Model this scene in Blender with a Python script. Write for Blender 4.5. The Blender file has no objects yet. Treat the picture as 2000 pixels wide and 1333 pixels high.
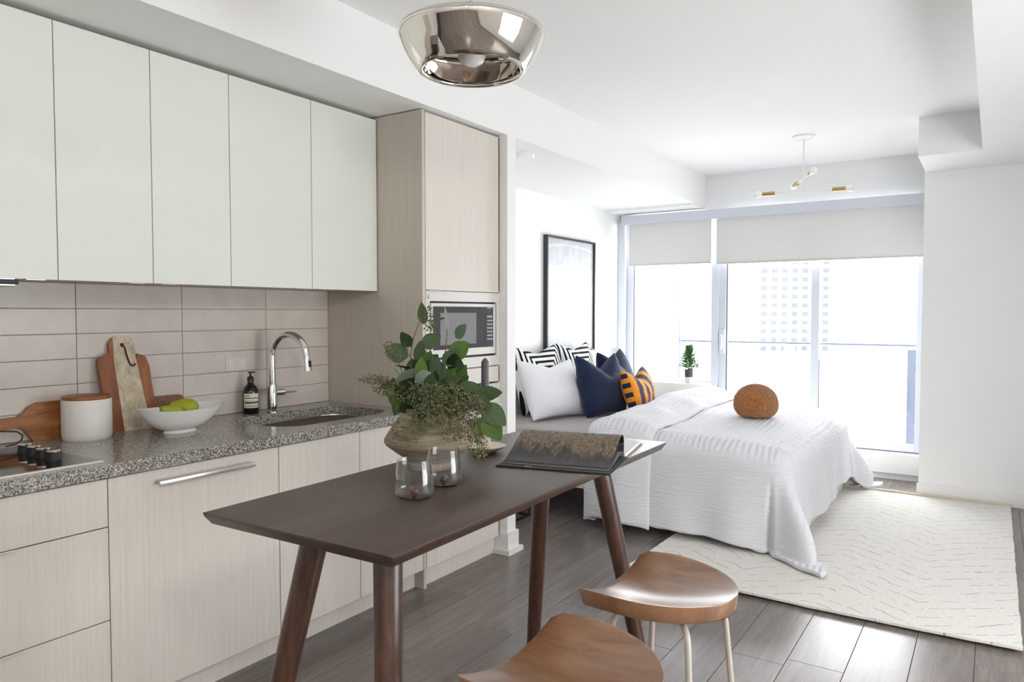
import bpy, bmesh, math, random
from mathutils import Vector, Matrix, noise
random.seed(11)
sc = bpy.context.scene
COL = sc.collection
PI = math.pi

# ------------------------------------------------------------------ camera, world, lights, exposure
CAM_H = 1.42
cam_d = bpy.data.cameras.new('camera')
cam = bpy.data.objects.new('camera', cam_d)
COL.objects.link(cam)
cam.location = (0, 0, CAM_H)
cam.rotation_euler = (PI/2 - 0.0385964, 0, 0.58279)
cam_d.sensor_width = 36.0
cam_d.lens = 1428.77/2000*36.0
cam_d.clip_start = 0.05
cam_d.clip_end = 1000
sc.camera = cam

sc.view_settings.view_transform = 'Standard'
sc.view_settings.look = 'None'
sc.view_settings.gamma = 1.0
sc.view_settings.use_curve_mapping = False
sc.view_settings.exposure = 0.16

SKY = 10.0
world = bpy.data.worlds.new('overcast_sky')
sc.world = world
world.use_nodes = True
bg = world.node_tree.nodes['Background']
bg.inputs[0].default_value = (0.955, 0.98, 1.0, 1)
bg.inputs[1].default_value = SKY

GLOBE_FILL = 120.0     # emission strength of the unseen fill globes added behind the camera

def portal(name, loc, rot, sx, sy):
    l = bpy.data.lights.new(name, 'AREA')
    l.shape = 'RECTANGLE'; l.size = sx; l.size_y = sy
    l.cycles.is_portal = True
    o = bpy.data.objects.new(name, l); COL.objects.link(o)
    o.location = loc; o.rotation_euler = rot
portal('window_daylight_portal', (-1.85, 7.10, 1.33), (-PI/2, 0, 0), 2.75, 2.3)
portal('fill_window_portal', (1.50, 2.6, 0.95), (0, PI/2, 0), 1.3, 2.0)  # sampling portal for the unseen window added as kitchen light

try:
    sc.cycles.max_bounces = 9
    sc.cycles.use_adaptive_sampling = True
    sc.cycles.adaptive_threshold = 0.025
    sc.cycles.diffuse_bounces = 5
    sc.cycles.glossy_bounces = 5
    sc.cycles.transmission_bounces = 8
    sc.cycles.transparent_max_bounces = 16
    sc.cycles.caustics_reflective = False
    sc.cycles.caustics_refractive = False
    sc.cycles.sample_clamp_indirect = 6.0
    sc.cycles.use_denoising = True
except Exception:
    pass

# ------------------------------------------------------------------ helpers
YAW, PIT, FPX = 0.58279, 0.0385964, 1428.77
FW = Vector((-math.sin(YAW)*math.cos(PIT), math.cos(YAW)*math.cos(PIT), -math.sin(PIT)))
RT = Vector((math.cos(YAW), math.sin(YAW), 0))
UP = RT.cross(FW)
def at(px, py, d):
    """world point seen at a photo pixel, d metres deep"""
    return Vector((0, 0, CAM_H)) + (FW + RT*((px-1000)/FPX) - UP*((py-666.5)/FPX))*d

def lin(c):
    c = c/255.0
    return c/12.92 if c <= 0.04045 else ((c+0.055)/1.055)**2.4
def rgb(r, g, b):
    return (lin(r), lin(g), lin(b), 1.0)

OFF = {}
def thing(name, label, cat, loc=(0, 0, 0), group=None):
    o = bpy.data.objects.new(name, None); COL.objects.link(o)
    o.empty_display_size = 0.05
    o.location = loc
    o['label'] = label; o['category'] = cat
    if group: o['group'] = group
    OFF[o] = Vector(loc)
    return o
def tag(o, label, cat, group=None, kind=None):
    o['label'] = label; o['category'] = cat
    if group: o['group'] = group
    if kind: o['kind'] = kind
    return o
def obj(name, bm, mat, parent=None, smooth=None, origin=None):
    """bm in world coordinates; smooth = angle in degrees or None"""
    off = Vector((0, 0, 0))
    if parent is not None: off = OFF.get(parent, Vector((0, 0, 0)))
    elif origin is not None: off = Vector(origin)
    bmesh.ops.recalc_face_normals(bm, faces=bm.faces[:])
    if off.length > 0: bmesh.ops.translate(bm, verts=bm.verts[:], vec=-off)
    me = bpy.data.meshes.new(name)
    bm.to_mesh(me); bm.free()
    if smooth is not None:
        for p in me.polygons: p.use_smooth = True
        me.set_sharp_from_angle(angle=math.radians(smooth))
    if mat: me.materials.append(mat)
    o = bpy.data.objects.new(name, me); COL.objects.link(o)
    if parent is not None:
        o.parent = parent
    elif origin is not None:
        o.location = off
    OFF[o] = off
    return o
def struct(name, bm, mat, smooth=None, label=None):
    o = obj(name, bm, mat, None, smooth)
    o['kind'] = 'structure'
    return o
def copy_tree(o, parent=None):
    c = o.copy(); COL.objects.link(c); c.parent = parent
    for ch in list(o.children): copy_tree(ch, c)
    return c

def join(bm, tmp, M=None):
    me = bpy.data.meshes.new('t')
    if M is not None: tmp.transform(M)
    tmp.to_mesh(me); tmp.free()
    bm.from_mesh(me); bpy.data.meshes.remove(me)
def box(bm, x0, x1, y0, y1, z0, z1, bev=0.0, seg=2, M=None):
    t = bmesh.new()
    bmesh.ops.create_cube(t, size=1)
    bmesh.ops.scale(t, vec=(x1-x0, y1-y0, z1-z0), verts=t.verts[:])
    bmesh.ops.translate(t, vec=((x0+x1)/2, (y0+y1)/2, (z0+z1)/2), verts=t.verts[:])
    if bev > 0: bmesh.ops.bevel(t, geom=t.edges[:], offset=bev, segments=seg, profile=0.5, affect='EDGES')
    join(bm, t, M)
    return bm
def B(*a, **k): return box(bmesh.new(), *a, **k)
def lathe(bm, prof, cx, cy, seg=40, sx=1.0, sy=1.0, M=None):
    t = bmesh.new(); rings = []
    for (r, z) in prof:
        if r < 1e-6: rings.append([t.verts.new((cx, cy, z))])
        else: rings.append([t.verts.new((cx+r*sx*math.cos(2*PI*i/seg), cy+r*sy*math.sin(2*PI*i/seg), z)) for i in range(seg)])
    for a, b in zip(rings[:-1], rings[1:]):
        for i in range(seg):
            j = (i+1) % seg
            if len(a) == 1 and len(b) == 1: continue
            if len(a) == 1: t.faces.new((a[0], b[i], b[j]))
            elif len(b) == 1: t.faces.new((a[i], b[0], a[j]))
            else: t.faces.new((a[i], b[i], b[j], a[j]))
    join(bm, t, M); return bm
def L(*a, **k): return lathe(bmesh.new(), *a, **k)
def tube(bm, pts, rad, seg=12, caps=True):
    pts = [Vector(p) for p in pts]; n = len(pts)
    rads = rad if isinstance(rad, (list, tuple)) else [rad]*n
    tan = []
    for i in range(n):
        d = pts[min(i+1, n-1)] - pts[max(i-1, 0)]
        tan.append(d.normalized())
    ref = Vector((0, 0, 1)) if abs(tan[0].z) < 0.9 else Vector((1, 0, 0))
    nrm = tan[0].cross(ref).normalized(); rings = []
    for i in range(n):
        if i > 0:
            q = tan[i-1].rotation_difference(tan[i]); nrm = q @ nrm
            nrm = (nrm - tan[i]*nrm.dot(tan[i])).normalized()
        bn = tan[i].cross(nrm)
        rings.append([bm.verts.new(pts[i] + (nrm*math.cos(2*PI*k/seg) + bn*math.sin(2*PI*k/seg))*rads[i]) for k in range(seg)])
    for a, b in zip(rings[:-1], rings[1:]):
        for k in range(seg):
            bm.faces.new((a[k], a[(k+1) % seg], b[(k+1) % seg], b[k]))
    if caps:
        bm.faces.new(rings[0][::-1]); bm.faces.new(rings[-1])
    return bm
def T(*a, **k): return tube(bmesh.new(), *a, **k)
def grid(bm, fn, nu, nv, wrap=False):
    vs = [[bm.verts.new(fn(i/nu, j/nv)) for j in range(nv+1)] for i in range(nu+1)]
    for i in range(nu):
        for j in range(nv):
            bm.faces.new((vs[i][j], vs[i+1][j], vs[i+1][j+1], vs[i][j+1]))
    return vs
def prism(bm, pts, axis_vec, M=None):
    """closed outline (list of Vectors) extruded by a vector"""
    t = bmesh.new()
    a = [t.verts.new(p) for p in pts]; b = [t.verts.new(Vector(p)+Vector(axis_vec)) for p in pts]
    t.faces.new(a); t.faces.new(b[::-1]); n = len(a)
    for i in range(n): t.faces.new((a[i], b[i], b[(i+1) % n], a[(i+1) % n]))
    join(bm, t, M); return bm
def bez(p0, p1, p2, p3, n=12):
    out = []
    for i in range(n+1):
        t = i/n; a = (1-t)
        out.append(Vector(p0)*a**3 + Vector(p1)*3*a*a*t + Vector(p2)*3*a*t*t + Vector(p3)*t**3)
    return out
def sph(bm, c, r, sub=2, sz=1.0):
    t = bmesh.new()
    bmesh.ops.create_icosphere(t, subdivisions=sub, radius=r)
    bmesh.ops.scale(t, vec=(1, 1, sz), verts=t.verts[:])
    bmesh.ops.translate(t, vec=c, verts=t.verts[:])
    join(bm, t); return bm
def sstep(a, b, x):
    t = max(0.0, min(1.0, (x-a)/(b-a))); return t*t*(3-2*t)

# ------------------------------------------------------------------ materials
def mat(name, col, rough=0.5, metal=0.0, spec=0.5, coat=0.0, coat_rough=0.1, sheen=0.0):
    m = bpy.data.materials.new(name); m.use_nodes = True
    b = m.node_tree.nodes['Principled BSDF']
    b.inputs['Base Color'].default_value = col
    b.inputs['Roughness'].default_value = rough
    b.inputs['Metallic'].default_value = metal
    b.inputs['Specular IOR Level'].default_value = spec
    b.inputs['Coat Weight'].default_value = coat
    b.inputs['Coat Roughness'].default_value = coat_rough
    if sheen: b.inputs['Sheen Weight'].default_value = sheen
    return m
class N:
    def __init__(s, m): s.nt = m.node_tree; s.b = s.nt.nodes['Principled BSDF']
    def n(s, t, **k):
        x = s.nt.nodes.new(t)
        for a, v in k.items(): setattr(x, a, v)
        return x
    def l(s, a, b): s.nt.links.new(a, b)
    def coord(s, scale=(1, 1, 1), rot=(0, 0, 0), rand=False):
        tc = s.n('ShaderNodeTexCoord'); mp = s.n('ShaderNodeMapping')
        mp.inputs['Scale'].default_value = scale; mp.inputs['Rotation'].default_value = rot
        if rand:
            oi = s.n('ShaderNodeObjectInfo'); mu = s.n('ShaderNodeVectorMath', operation='SCALE')
            mu.inputs[0].default_value = (37, 53, 19); s.l(oi.outputs['Random'], mu.inputs['Scale'])
            ad = s.n('ShaderNodeVectorMath', operation='ADD')
            s.l(tc.outputs['Object'], ad.inputs[0]); s.l(mu.outputs[0], ad.inputs[1]); s.l(ad.outputs[0], mp.inputs['Vector'])
        else: s.l(tc.outputs['Object'], mp.inputs['Vector'])
        return mp.outputs[0]
    def noise(s, vec, scale, detail=4, rough=0.55, dist=0.0):
        x = s.n('ShaderNodeTexNoise'); x.inputs['Scale'].default_value = scale; x.inputs['Detail'].default_value = detail
        x.inputs['Roughness'].default_value = rough; x.inputs['Distortion'].default_value = dist
        s.l(vec, x.inputs['Vector']); return x.outputs['Fac']
    def ramp(s, fac, stops, interp='LINEAR'):
        x = s.n('ShaderNodeValToRGB'); x.color_ramp.interpolation = interp; e = x.color_ramp.elements
        while len(e) < len(stops): e.new(0.5)
        for q, (p, c) in zip(e, stops): q.position = p; q.color = c if len(c) == 4 else (*c, 1)
        s.l(fac, x.inputs['Fac']); return x.outputs['Color']
    def math(s, op, a, b=None, clamp=False):
        x = s.n('ShaderNodeMath', operation=op); x.use_clamp = clamp
        for i, v in enumerate((a, b)):
            if v is None: continue
            if isinstance(v, (int, float)): x.inputs[i].default_value = v
            else: s.l(v, x.inputs[i])
        return x.outputs[0]
    def mix(s, fac, a, b, blend='MIX'):
        x = s.n('ShaderNodeMix', data_type='RGBA', blend_type=blend)
        for i, v in ((0, fac), (6, a), (7, b)):
            if isinstance(v, (int, float)): x.inputs[i].default_value = v
            elif isinstance(v, tuple): x.inputs[i].default_value = v
            else: s.l(v, x.inputs[i])
        return x.outputs[2]
    def bump(s, h, strength=0.2, dist=0.01):
        x = s.n('ShaderNodeBump'); x.inputs['Strength'].default_value = strength; x.inputs['Distance'].default_value = dist
        s.l(h, x.inputs['Height']); s.l(x.outputs[0], s.b.inputs['Normal'])
    def col(s, c): s.l(c, s.b.inputs['Base Color'])
    def sep(s, vec):
        x = s.n('ShaderNodeSeparateXYZ'); s.l(vec, x.inputs[0]); return x.outputs

def paint(name, col, rough=0.6, b=0.05, sc_=220):
    m = mat(name, col, rough, spec=0.3); n = N(m)
    n.bump(n.noise(n.coord(), sc_, 3), b, 0.004); return m
WALL = paint('white_wall_paint', rgb(239, 239, 238))
CEIL = paint('white_ceiling_stipple', rgb(240, 240, 239), 0.8, 0.12, 160)
TRIM = mat('white_trim_gloss', rgb(236, 235, 232), 0.35)

def wood(name, c1, c2, c3, scale=(1, 1, 1), nscale=6, rough=0.4, coat=0.0, bump=0.05, rand=False, streak=18, spec=0.5, cr=0.2):
    m = mat(name, c1, rough, coat=coat, coat_rough=cr, spec=spec); n = N(m)
    v = n.coord(scale, rand=rand)
    a = n.noise(v, nscale, 6, 0.6, 0.6); f = n.noise(v, nscale*streak, 3, 0.5)
    g = n.math('ADD', n.math('MULTIPLY', a, 0.75), n.math('MULTIPLY', f, 0.25))
    n.col(n.ramp(g, [(0.32, c1), (0.5, c2), (0.68, c3)]))
    n.bump(f, bump, 0.003); return m
# floor planks: dark grey-brown, grain along Y, slight differences from plank to plank
def floor_mat():
    m = mat('grey_brown_floor_plank', rgb(96, 88, 84), 0.33, spec=0.5); n = N(m)
    v = n.coord((9, 0.7, 9), rand=True)
    a = n.noise(v, 3.0, 6, 0.62, 0.8); f = n.noise(v, 34, 4, 0.6)
    g = n.math('ADD', n.math('MULTIPLY', a, 0.65), n.math('MULTIPLY', f, 0.35))
    c = n.ramp(g, [(0.3, rgb(98, 90, 86)), (0.5, rgb(113, 105, 101)), (0.7, rgb(130, 122, 118))])
    oi = n.n('ShaderNodeObjectInfo')
    br = n.math('ADD', n.math('MULTIPLY', oi.outputs['Random'], 0.22), 0.9)
    hs = n.n('ShaderNodeHueSaturation'); n.l(br, hs.inputs['Value']); n.l(c, hs.inputs['Color'])
    n.col(hs.outputs[0])
    n.b.inputs['Roughness'].default_value = 0.24
    n.bump(a, 0.04, 0.002); return m
FLOOR = floor_mat()
SUB = mat('dark_floor_joint', rgb(58, 52, 49), 0.8)
LAM = wood('pale_oak_laminate', rgb(210, 202, 192), rgb(217, 210, 201), rgb(223, 217, 209), (70, 70, 1.4), 2.0, 0.45, bump=0.02, streak=4)
LAM_SHADED = wood('shade_toned_oak_laminate', rgb(186, 177, 164), rgb(194, 185, 173), rgb(201, 193, 182), (70, 70, 1.4), 2.0, 0.5, bump=0.02, streak=4)  # same laminate as the fronts, darkened to paint in the panel's shade
UPG = mat('greenish_white_glass_front', rgb(227, 229, 221), 0.07, spec=0.5)
UPE = mat('grey_green_glass_edge', rgb(120, 122, 112), 0.4)
GROOVE = mat('dark_cabinet_gap', rgb(84, 74, 64), 0.7)
def granite():
    m = mat('speckled_grey_granite', rgb(128, 124, 118), 0.14, spec=0.5); n = N(m)
    v = n.coord()
    vo = n.n('ShaderNodeTexVoronoi'); vo.inputs['Scale'].default_value = 230; n.l(v, vo.inputs['Vector'])
    a = n.noise(v, 170, 4, 0.7); b_ = n.noise(v, 360, 3, 0.7)
    s_ = n.sep(vo.outputs['Color'])
    g = n.math('ADD', n.math('MULTIPLY', s_[0], 0.22), n.math('ADD', n.math('MULTIPLY', a, 0.55), n.math('MULTIPLY', b_, 0.33)))
    n.col(n.ramp(g, [(0.40, rgb(50, 48, 46)), (0.49, rgb(104, 101, 96)), (0.57, rgb(150, 146, 140)), (0.68, rgb(208, 203, 195))]))
    return m
GRAN = granite()
def tile_mat():
    m = mat('warm_grey_glazed_tile', rgb(205, 196, 188), 0.28, spec=0.45); n = N(m)
    v = n.coord(rand=True)
    n.col(n.ramp(n.noise(v, 9, 4), [(0.3, rgb(200, 191, 183)), (0.7, rgb(210, 202, 194))]))
    n.bump(n.noise(v, 30, 2), 0.03, 0.003); return m
TILE = tile_mat()
GROUT = mat('grey_grout', rgb(158, 149, 141), 0.85)
CHROME = mat('polished_chrome', (0.86, 0.86, 0.87, 1), 0.06, 1.0)
STEEL = mat('brushed_stainless_steel', (0.60, 0.59, 0.57, 1), 0.26, 1.0)
NICKEL = mat('brushed_nickel', (0.72, 0.69, 0.65, 1), 0.28, 1.0)
MIRRORG = mat('smoky_chrome_shade', (0.80, 0.76, 0.71, 1), 0.03, 1.0)
BLACK = mat('matte_black', rgb(24, 23, 23), 0.5)
BGLASS = mat('black_ceramic_glass', rgb(12, 12, 13), 0.06, spec=0.6)
OVENG = mat('dark_grey_oven_glass', rgb(62, 60, 64), 0.10)
OVENW = mat('grey_microwave_window', rgb(128, 127, 131), 0.16)
WHITEP = mat('white_enamel_plastic', rgb(238, 236, 232), 0.3)
CERAM = mat('white_ceramic_glaze', rgb(236, 236, 233), 0.22)
STONEW = mat('white_stoneware', rgb(226, 224, 218), 0.45)
WALNUT = wood('dark_walnut', rgb(46, 31, 23), rgb(60, 42, 32), rgb(76, 54, 43), (10, 0.9, 10), 3.0, 0.42, coat=0.5, bump=0.02, cr=0.38)
WALNUTL = wood('dark_walnut_turned_leg', rgb(46, 29, 22), rgb(70, 45, 33), rgb(96, 62, 45), (9, 9, 0.9), 3.0, 0.34, coat=0.2, bump=0.03)
SEATW = wood('warm_brown_stool_wood', rgb(110, 74, 48), rgb(136, 97, 66), rgb(154, 115, 83), (2.2, 9, 2.2), 2.4, 0.32, coat=1.0, bump=0.02, cr=0.24)
POWDER = mat('stone_beige_powder_coat', rgb(196, 187, 177), 0.4)
ACACIA = wood('acacia_board', rgb(108, 62, 30), rgb(150, 93, 50), rgb(186, 128, 78), (8, 1.4, 8), 3.5, 0.45, bump=0.03)
REDWOOD = wood('reddish_board_wood', rgb(104, 58, 34), rgb(138, 82, 50), rgb(164, 106, 68), (8, 8, 1.2), 3.5, 0.5, bump=0.03)
DARKWOOD = wood('dark_brown_board', rgb(84, 54, 32), rgb(118, 80, 50), rgb(140, 100, 66), (1.4, 8, 8), 3.5, 0.5, bump=0.03)
def marble():
    m = mat('mottled_beige_stone', rgb(196, 184, 160), 0.4); n = N(m); v = n.coord((1, 1, 0.6))
    n.col(n.ramp(n.noise(v, 26, 8, 0.7, 0.8), [(0.3, rgb(138, 124, 100)), (0.45, rgb(186, 172, 146)), (0.62, rgb(214, 203, 182)), (0.8, rgb(228, 220, 204))])); return m
MARB = marble()
LEATHER = mat('brown_leather_cord', rgb(66, 42, 28), 0.7)
AMBER = mat('dark_brown_amber_glass', rgb(20, 14, 10), 0.12)
LABEL = mat('cream_paper_label', rgb(222, 217, 198), 0.7)
INK = mat('dark_ink_band', rgb(58, 54, 44), 0.7)
def clear_glass(name, tint=(1, 1, 1, 1), ior=1.45):
    m = bpy.data.materials.new(name); m.use_nodes = True
    b = m.node_tree.nodes['Principled BSDF']
    b.inputs['Base Color'].default_value = tint; b.inputs['Roughness'].default_value = 0.0
    b.inputs['Transmission Weight'].default_value = 1.0; b.inputs['IOR'].default_value = ior
    return m
def thin_glass(name):
    m = bpy.data.materials.new(name); m.use_nodes = True; nt = m.node_tree
    nt.nodes.remove(nt.nodes['Principled BSDF'])
    tr = nt.nodes.new('ShaderNodeBsdfTransparent'); tr.inputs[0].default_value = (0.985, 0.985, 0.985, 1)
    gl = nt.nodes.new('ShaderNodeBsdfGlossy'); gl.inputs['Roughness'].default_value = 0.01
    lw = nt.nodes.new('ShaderNodeLayerWeight'); lw.inputs['Blend'].default_value = 0.5
    pw = nt.nodes.new('ShaderNodeMath'); pw.operation = 'POWER'; pw.inputs[1].default_value = 2.6
    nt.links.new(lw.outputs['Facing'], pw.inputs[0])
    ma = nt.nodes.new('ShaderNodeMath'); ma.operation = 'MULTIPLY_ADD'; ma.inputs[1].default_value = 0.95; ma.inputs[2].default_value = 0.045
    nt.links.new(pw.outputs[0], ma.inputs[0])
    mx = nt.nodes.new('ShaderNodeMixShader'); nt.links.new(ma.outputs[0], mx.inputs[0])
    nt.links.new(tr.outputs[0], mx.inputs[1]); nt.links.new(gl.outputs[0], mx.inputs[2])
    nt.links.new(mx.outputs[0], nt.nodes['Material Output'].inputs['Surface'])
    return m
GLASS = thin_glass('clear_drinking_glass')
REDG = mat('amber_red_glass_bead', rgb(84, 28, 12), 0.05)
BLUEG = mat('navy_glass_bead', rgb(30, 34, 62), 0.05)
def pane_mat(name, refl=0.07, tint=(1, 1, 1, 1)):
    m = bpy.data.materials.new(name); m.use_nodes = True; nt = m.node_tree
    nt.nodes.remove(nt.nodes['Principled BSDF'])
    tr = nt.nodes.new('ShaderNodeBsdfTransparent'); tr.inputs[0].default_value = tint
    gl = nt.nodes.new('ShaderNodeBsdfGlossy'); gl.inputs['Roughness'].default_value = 0.02
    mx = nt.nodes.new('ShaderNodeMixShader'); mx.inputs[0].default_value = refl
    nt.links.new(tr.outputs[0], mx.inputs[1]); nt.links.new(gl.outputs[0], mx.inputs[2])
    nt.links.new(mx.outputs[0], nt.nodes['Material Output'].inputs['Surface'])
    return m
PANE = pane_mat('clear_window_pane')
RAILG = pane_mat('balcony_rail_glass', 0.06, (0.97, 0.985, 0.98, 1))
ALU = mat('pale_grey_aluminium_frame', rgb(208, 212, 222), 0.4, 0.0)
ALUD = mat('grey_rubber_gasket', rgb(96, 100, 108), 0.6)
def shade_mat():
    m = mat('light_grey_roller_fabric', rgb(222, 221, 218), 0.9, spec=0.1); n = N(m); nt = m.node_tree
    v = n.coord((1, 1, 1)); f = n.noise(v, 320, 2)
    n.col(n.ramp(f, [(0.35, rgb(214, 213, 210)), (0.65, rgb(228, 227, 224))])); n.bump(f, 0.1, 0.002)
    tl = nt.nodes.new('ShaderNodeBsdfTranslucent'); tl.inputs[0].default_value = rgb(226, 226, 226)
    mx = nt.nodes.new('ShaderNodeMixShader'); mx.inputs[0].default_value = 0.09
    nt.links.new(n.b.outputs[0], mx.inputs[1]); nt.links.new(tl.outputs[0], mx.inputs[2])
    nt.links.new(mx.outputs[0], nt.nodes['Material Output'].inputs['Surface']); return m
SHADE = shade_mat()
VAL = mat('blue_grey_valance', rgb(206, 210, 220), 0.5)
BRASS = mat('brushed_brass', (0.50, 0.35, 0.17, 1), 0.3, 1.0)
BULB = mat('frosted_bulb_glass', rgb(244, 243, 238), 0.35)
BULB.node_tree.nodes['Principled BSDF'].inputs['Subsurface Weight'].default_value = 0.0
FIX = mat('satin_white_metal', rgb(234, 234, 232), 0.35)
def fabric(name, col, scale=420, b=0.25, rough=0.9, var=0.12):
    m = mat(name, col, rough, spec=0.15, sheen=0.15); n = N(m); v = n.coord()
    f = n.noise(v, scale, 3, 0.7); g = n.noise(v, 14, 4, 0.6)
    hs = n.n('ShaderNodeHueSaturation'); hs.inputs['Color'].default_value = col
    n.l(n.math('ADD', n.math('MULTIPLY', g, var*2), 1-var), hs.inputs['Value']); n.col(hs.outputs[0])
    n.bump(n.math('ADD', n.math('MULTIPLY', f, 0.6), n.math('MULTIPLY', g, 1.0)), b, 0.006); return m
NAVY = fabric('navy_velvet', rgb(29, 40, 66), 300, 0.3, 0.75, 0.25)
GREYSHEET = fabric('taupe_grey_sheet', rgb(166, 160, 160), 500, 0.15)
WPILLOW = fabric('white_crinkle_cotton', rgb(228, 229, 233), 70, 0.9, 0.9, 0.03)
def comforter_mat():
    m = mat('white_seersucker_cotton', rgb(221, 222, 226), 0.9, spec=0.12, sheen=0.1); n = N(m)
    v = n.coord(); s_ = n.sep(v)
    geo = n.n('ShaderNodeNewGeometry'); nz = n.math('ABSOLUTE', n.sep(geo.outputs['Normal'])[2])
    d = n.noise(v, 5, 3)
    w = n.math('SINE', n.math('MULTIPLY', n.math('ADD', s_[0], n.math('MULTIPLY', d, 0.05)), 165.0))
    mp = n.coord((7, 7, 60)); r = n.noise(mp, 1.3, 4, 0.6, 0.5)
    fine = n.noise(n.coord((30, 8, 30)), 3.2, 3)
    top = n.math('ADD', n.math('MULTIPLY', w, 0.35), n.math('MULTIPLY', fine, 0.6))
    k = n.n('ShaderNodeMapRange'); k.inputs[1].default_value = 0.35; k.inputs[2].default_value = 0.8; n.l(nz, k.inputs[0])
    h = n.n('ShaderNodeMix', data_type='FLOAT'); n.l(k.outputs[0], h.inputs[0]); n.l(n.math('MULTIPLY', r, 1.8), h.inputs[2]); n.l(top, h.inputs[3])
    n.bump(h.outputs[0], 0.55, 0.012); return m
COMF = comforter_mat()
def stripe_concentric():
    m = mat('black_white_mitred_stripe', rgb(230, 229, 226), 0.9, spec=0.1); n = N(m)
    s_ = n.sep(n.coord()); a = n.math('ABSOLUTE', s_[0]); b_ = n.math('ABSOLUTE', s_[1])
    q = n.math('MAXIMUM', a, b_)
    fr = n.math('FRACT', n.math('ADD', n.math('MULTIPLY', q, 22.0), 0.0))
    k = n.math('GREATER_THAN', fr, 0.55)
    n.col(n.mix(k, rgb(232, 231, 228), rgb(26, 26, 30))); n.bump(n.noise(n.coord(), 300, 2), 0.15, 0.003); return m
BWST = stripe_concentric()
def stripe_orange():
    m = mat('navy_and_amber_stripe', rgb(220, 140, 30), 0.85, spec=0.1, sheen=0.2); n = N(m)
    s_ = n.sep(n.coord())
    side = n.math('LESS_THAN', s_[0], -0.286)
    fv = n.math('GREATER_THAN', n.math('FRACT', n.math('ADD', n.math('MULTIPLY', s_[0], 7.2), 0.08)), 0.5)
    fh = n.math('GREATER_THAN', n.math('FRACT', n.math('MULTIPLY', s_[1], 13.0)), 0.5)
    k = n.n('ShaderNodeMix', data_type='FLOAT'); n.l(side, k.inputs[0]); n.l(fv, k.inputs[2]); n.l(fh, k.inputs[3])
    n.col(n.mix(k.outputs[0], rgb(222, 142, 36), rgb(36, 42, 74))); n.bump(n.noise(n.coord(), 240, 2), 0.2, 0.003); return m
ORST = stripe_orange()
def boucle():
    m = mat('burnt_orange_boucle', rgb(188, 108, 32), 0.95, spec=0.05, sheen=0.4); n = N(m); v = n.coord()
    vo = n.n('ShaderNodeTexVoronoi'); vo.inputs['Scale'].default_value = 95; n.l(v, vo.inputs['Vector'])
    f = n.noise(v, 70, 4, 0.7, 1.2)
    n.col(n.ramp(f, [(0.3, rgb(138, 74, 22)), (0.5, rgb(186, 112, 42)), (0.72, rgb(220, 152, 78))]))
    n.bump(n.math('SUBTRACT', f, vo.outputs['Distance']), 1.0, 0.014); return m
BOUC = boucle()
def rug_mat():
    m = mat('ivory_wool_rug', rgb(222, 214, 200), 0.95, spec=0.05, sheen=0.2); n = N(m); v = n.coord(); s_ = n.sep(v)
    # thin broken charcoal lines in a wide zigzag
    tri = n.math('PINGPONG', n.math('ADD', s_[0], 10.0), 0.42)
    wob = n.math('MULTIPLY', n.noise(v, 3.2, 3), 0.16)
    q = n.math('ADD', n.math('ADD', s_[1], n.math('MULTIPLY', tri, 0.75)), wob)
    fr = n.math('FRACT', n.math('MULTIPLY', q, 8.5))
    line = n.math('LESS_THAN', fr, 0.06)
    brk = n.math('GREATER_THAN', n.noise(n.coord((3, 1.5, 1)), 4.5, 4, 0.7), 0.49)
    k = n.math('MULTIPLY', n.math('MULTIPLY', line, brk), 0.6)
    base = n.ramp(n.noise(v, 60, 4, 0.7), [(0.3, rgb(218, 214, 207)), (0.7, rgb(233, 230, 224))])
    n.col(n.mix(k, base, rgb(92, 86, 82)))
    n.bump(n.noise(v, 260, 3, 0.7), 0.5, 0.006); return m
RUG = rug_mat()
RUGB = wood('tan_rug_binding', rgb(196, 182, 162), rgb(208, 195, 177), rgb(218, 208, 194), (6, 20, 20), 3, 0.9)
def vase_mat():
    m = mat('ribbed_taupe_clay', rgb(158, 142, 124), 0.85, spec=0.15); n = N(m); v = n.coord((2, 2, 34))
    a = n.noise(v, 3, 5, 0.65, 0.7); f = n.noise(n.coord((4, 4, 90)), 3, 3)
    n.col(n.ramp(a, [(0.3, rgb(122, 108, 92)), (0.5, rgb(152, 137, 120)), (0.7, rgb(182, 168, 150))]))
    n.bump(n.math('ADD', a, n.math('MULTIPLY', f, 0.5)), 0.5, 0.006); return m
VASE = vase_mat()
def leaf_mat(name, c1, c2, rough=0.5):
    m = mat(name, c1, rough, spec=0.35); n = N(m); v = n.coord(rand=True); nt = m.node_tree
    c = n.ramp(n.noise(v, 24, 4), [(0.3, c1), (0.7, c2)]); n.col(c)
    tl = nt.nodes.new('ShaderNodeBsdfTranslucent'); nt.links.new(c, tl.inputs[0])
    mx = nt.nodes.new('ShaderNodeMixShader'); mx.inputs[0].default_value = 0.25
    nt.links.new(n.b.outputs[0], mx.inputs[1]); nt.links.new(tl.outputs[0], mx.inputs[2])
    nt.links.new(mx.outputs[0], nt.nodes['Material Output'].inputs['Surface']); return m
LEAFD = leaf_mat('deep_green_leaf', rgb(76, 98, 66), rgb(104, 126, 88))
LEAFG = leaf_mat('fresh_green_leaf', rgb(98, 130, 62), rgb(126, 156, 86))
LEAFS = leaf_mat('silver_green_leaf', rgb(104, 122, 104), rgb(140, 154, 138))
LEAFW = leaf_mat('pale_leaf_underside', rgb(190, 198, 188), rgb(214, 220, 210))
SEEDG = mat('olive_seed_pod', rgb(84, 94, 58), 0.6)
SEEDT = mat('tan_seed_pod', rgb(122, 114, 82), 0.6)
STEM = mat('brown_green_stem', rgb(98, 84, 58), 0.7)
NEEDLE = leaf_mat('spruce_needle_green', rgb(66, 116, 62), rgb(100, 150, 90))
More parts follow.
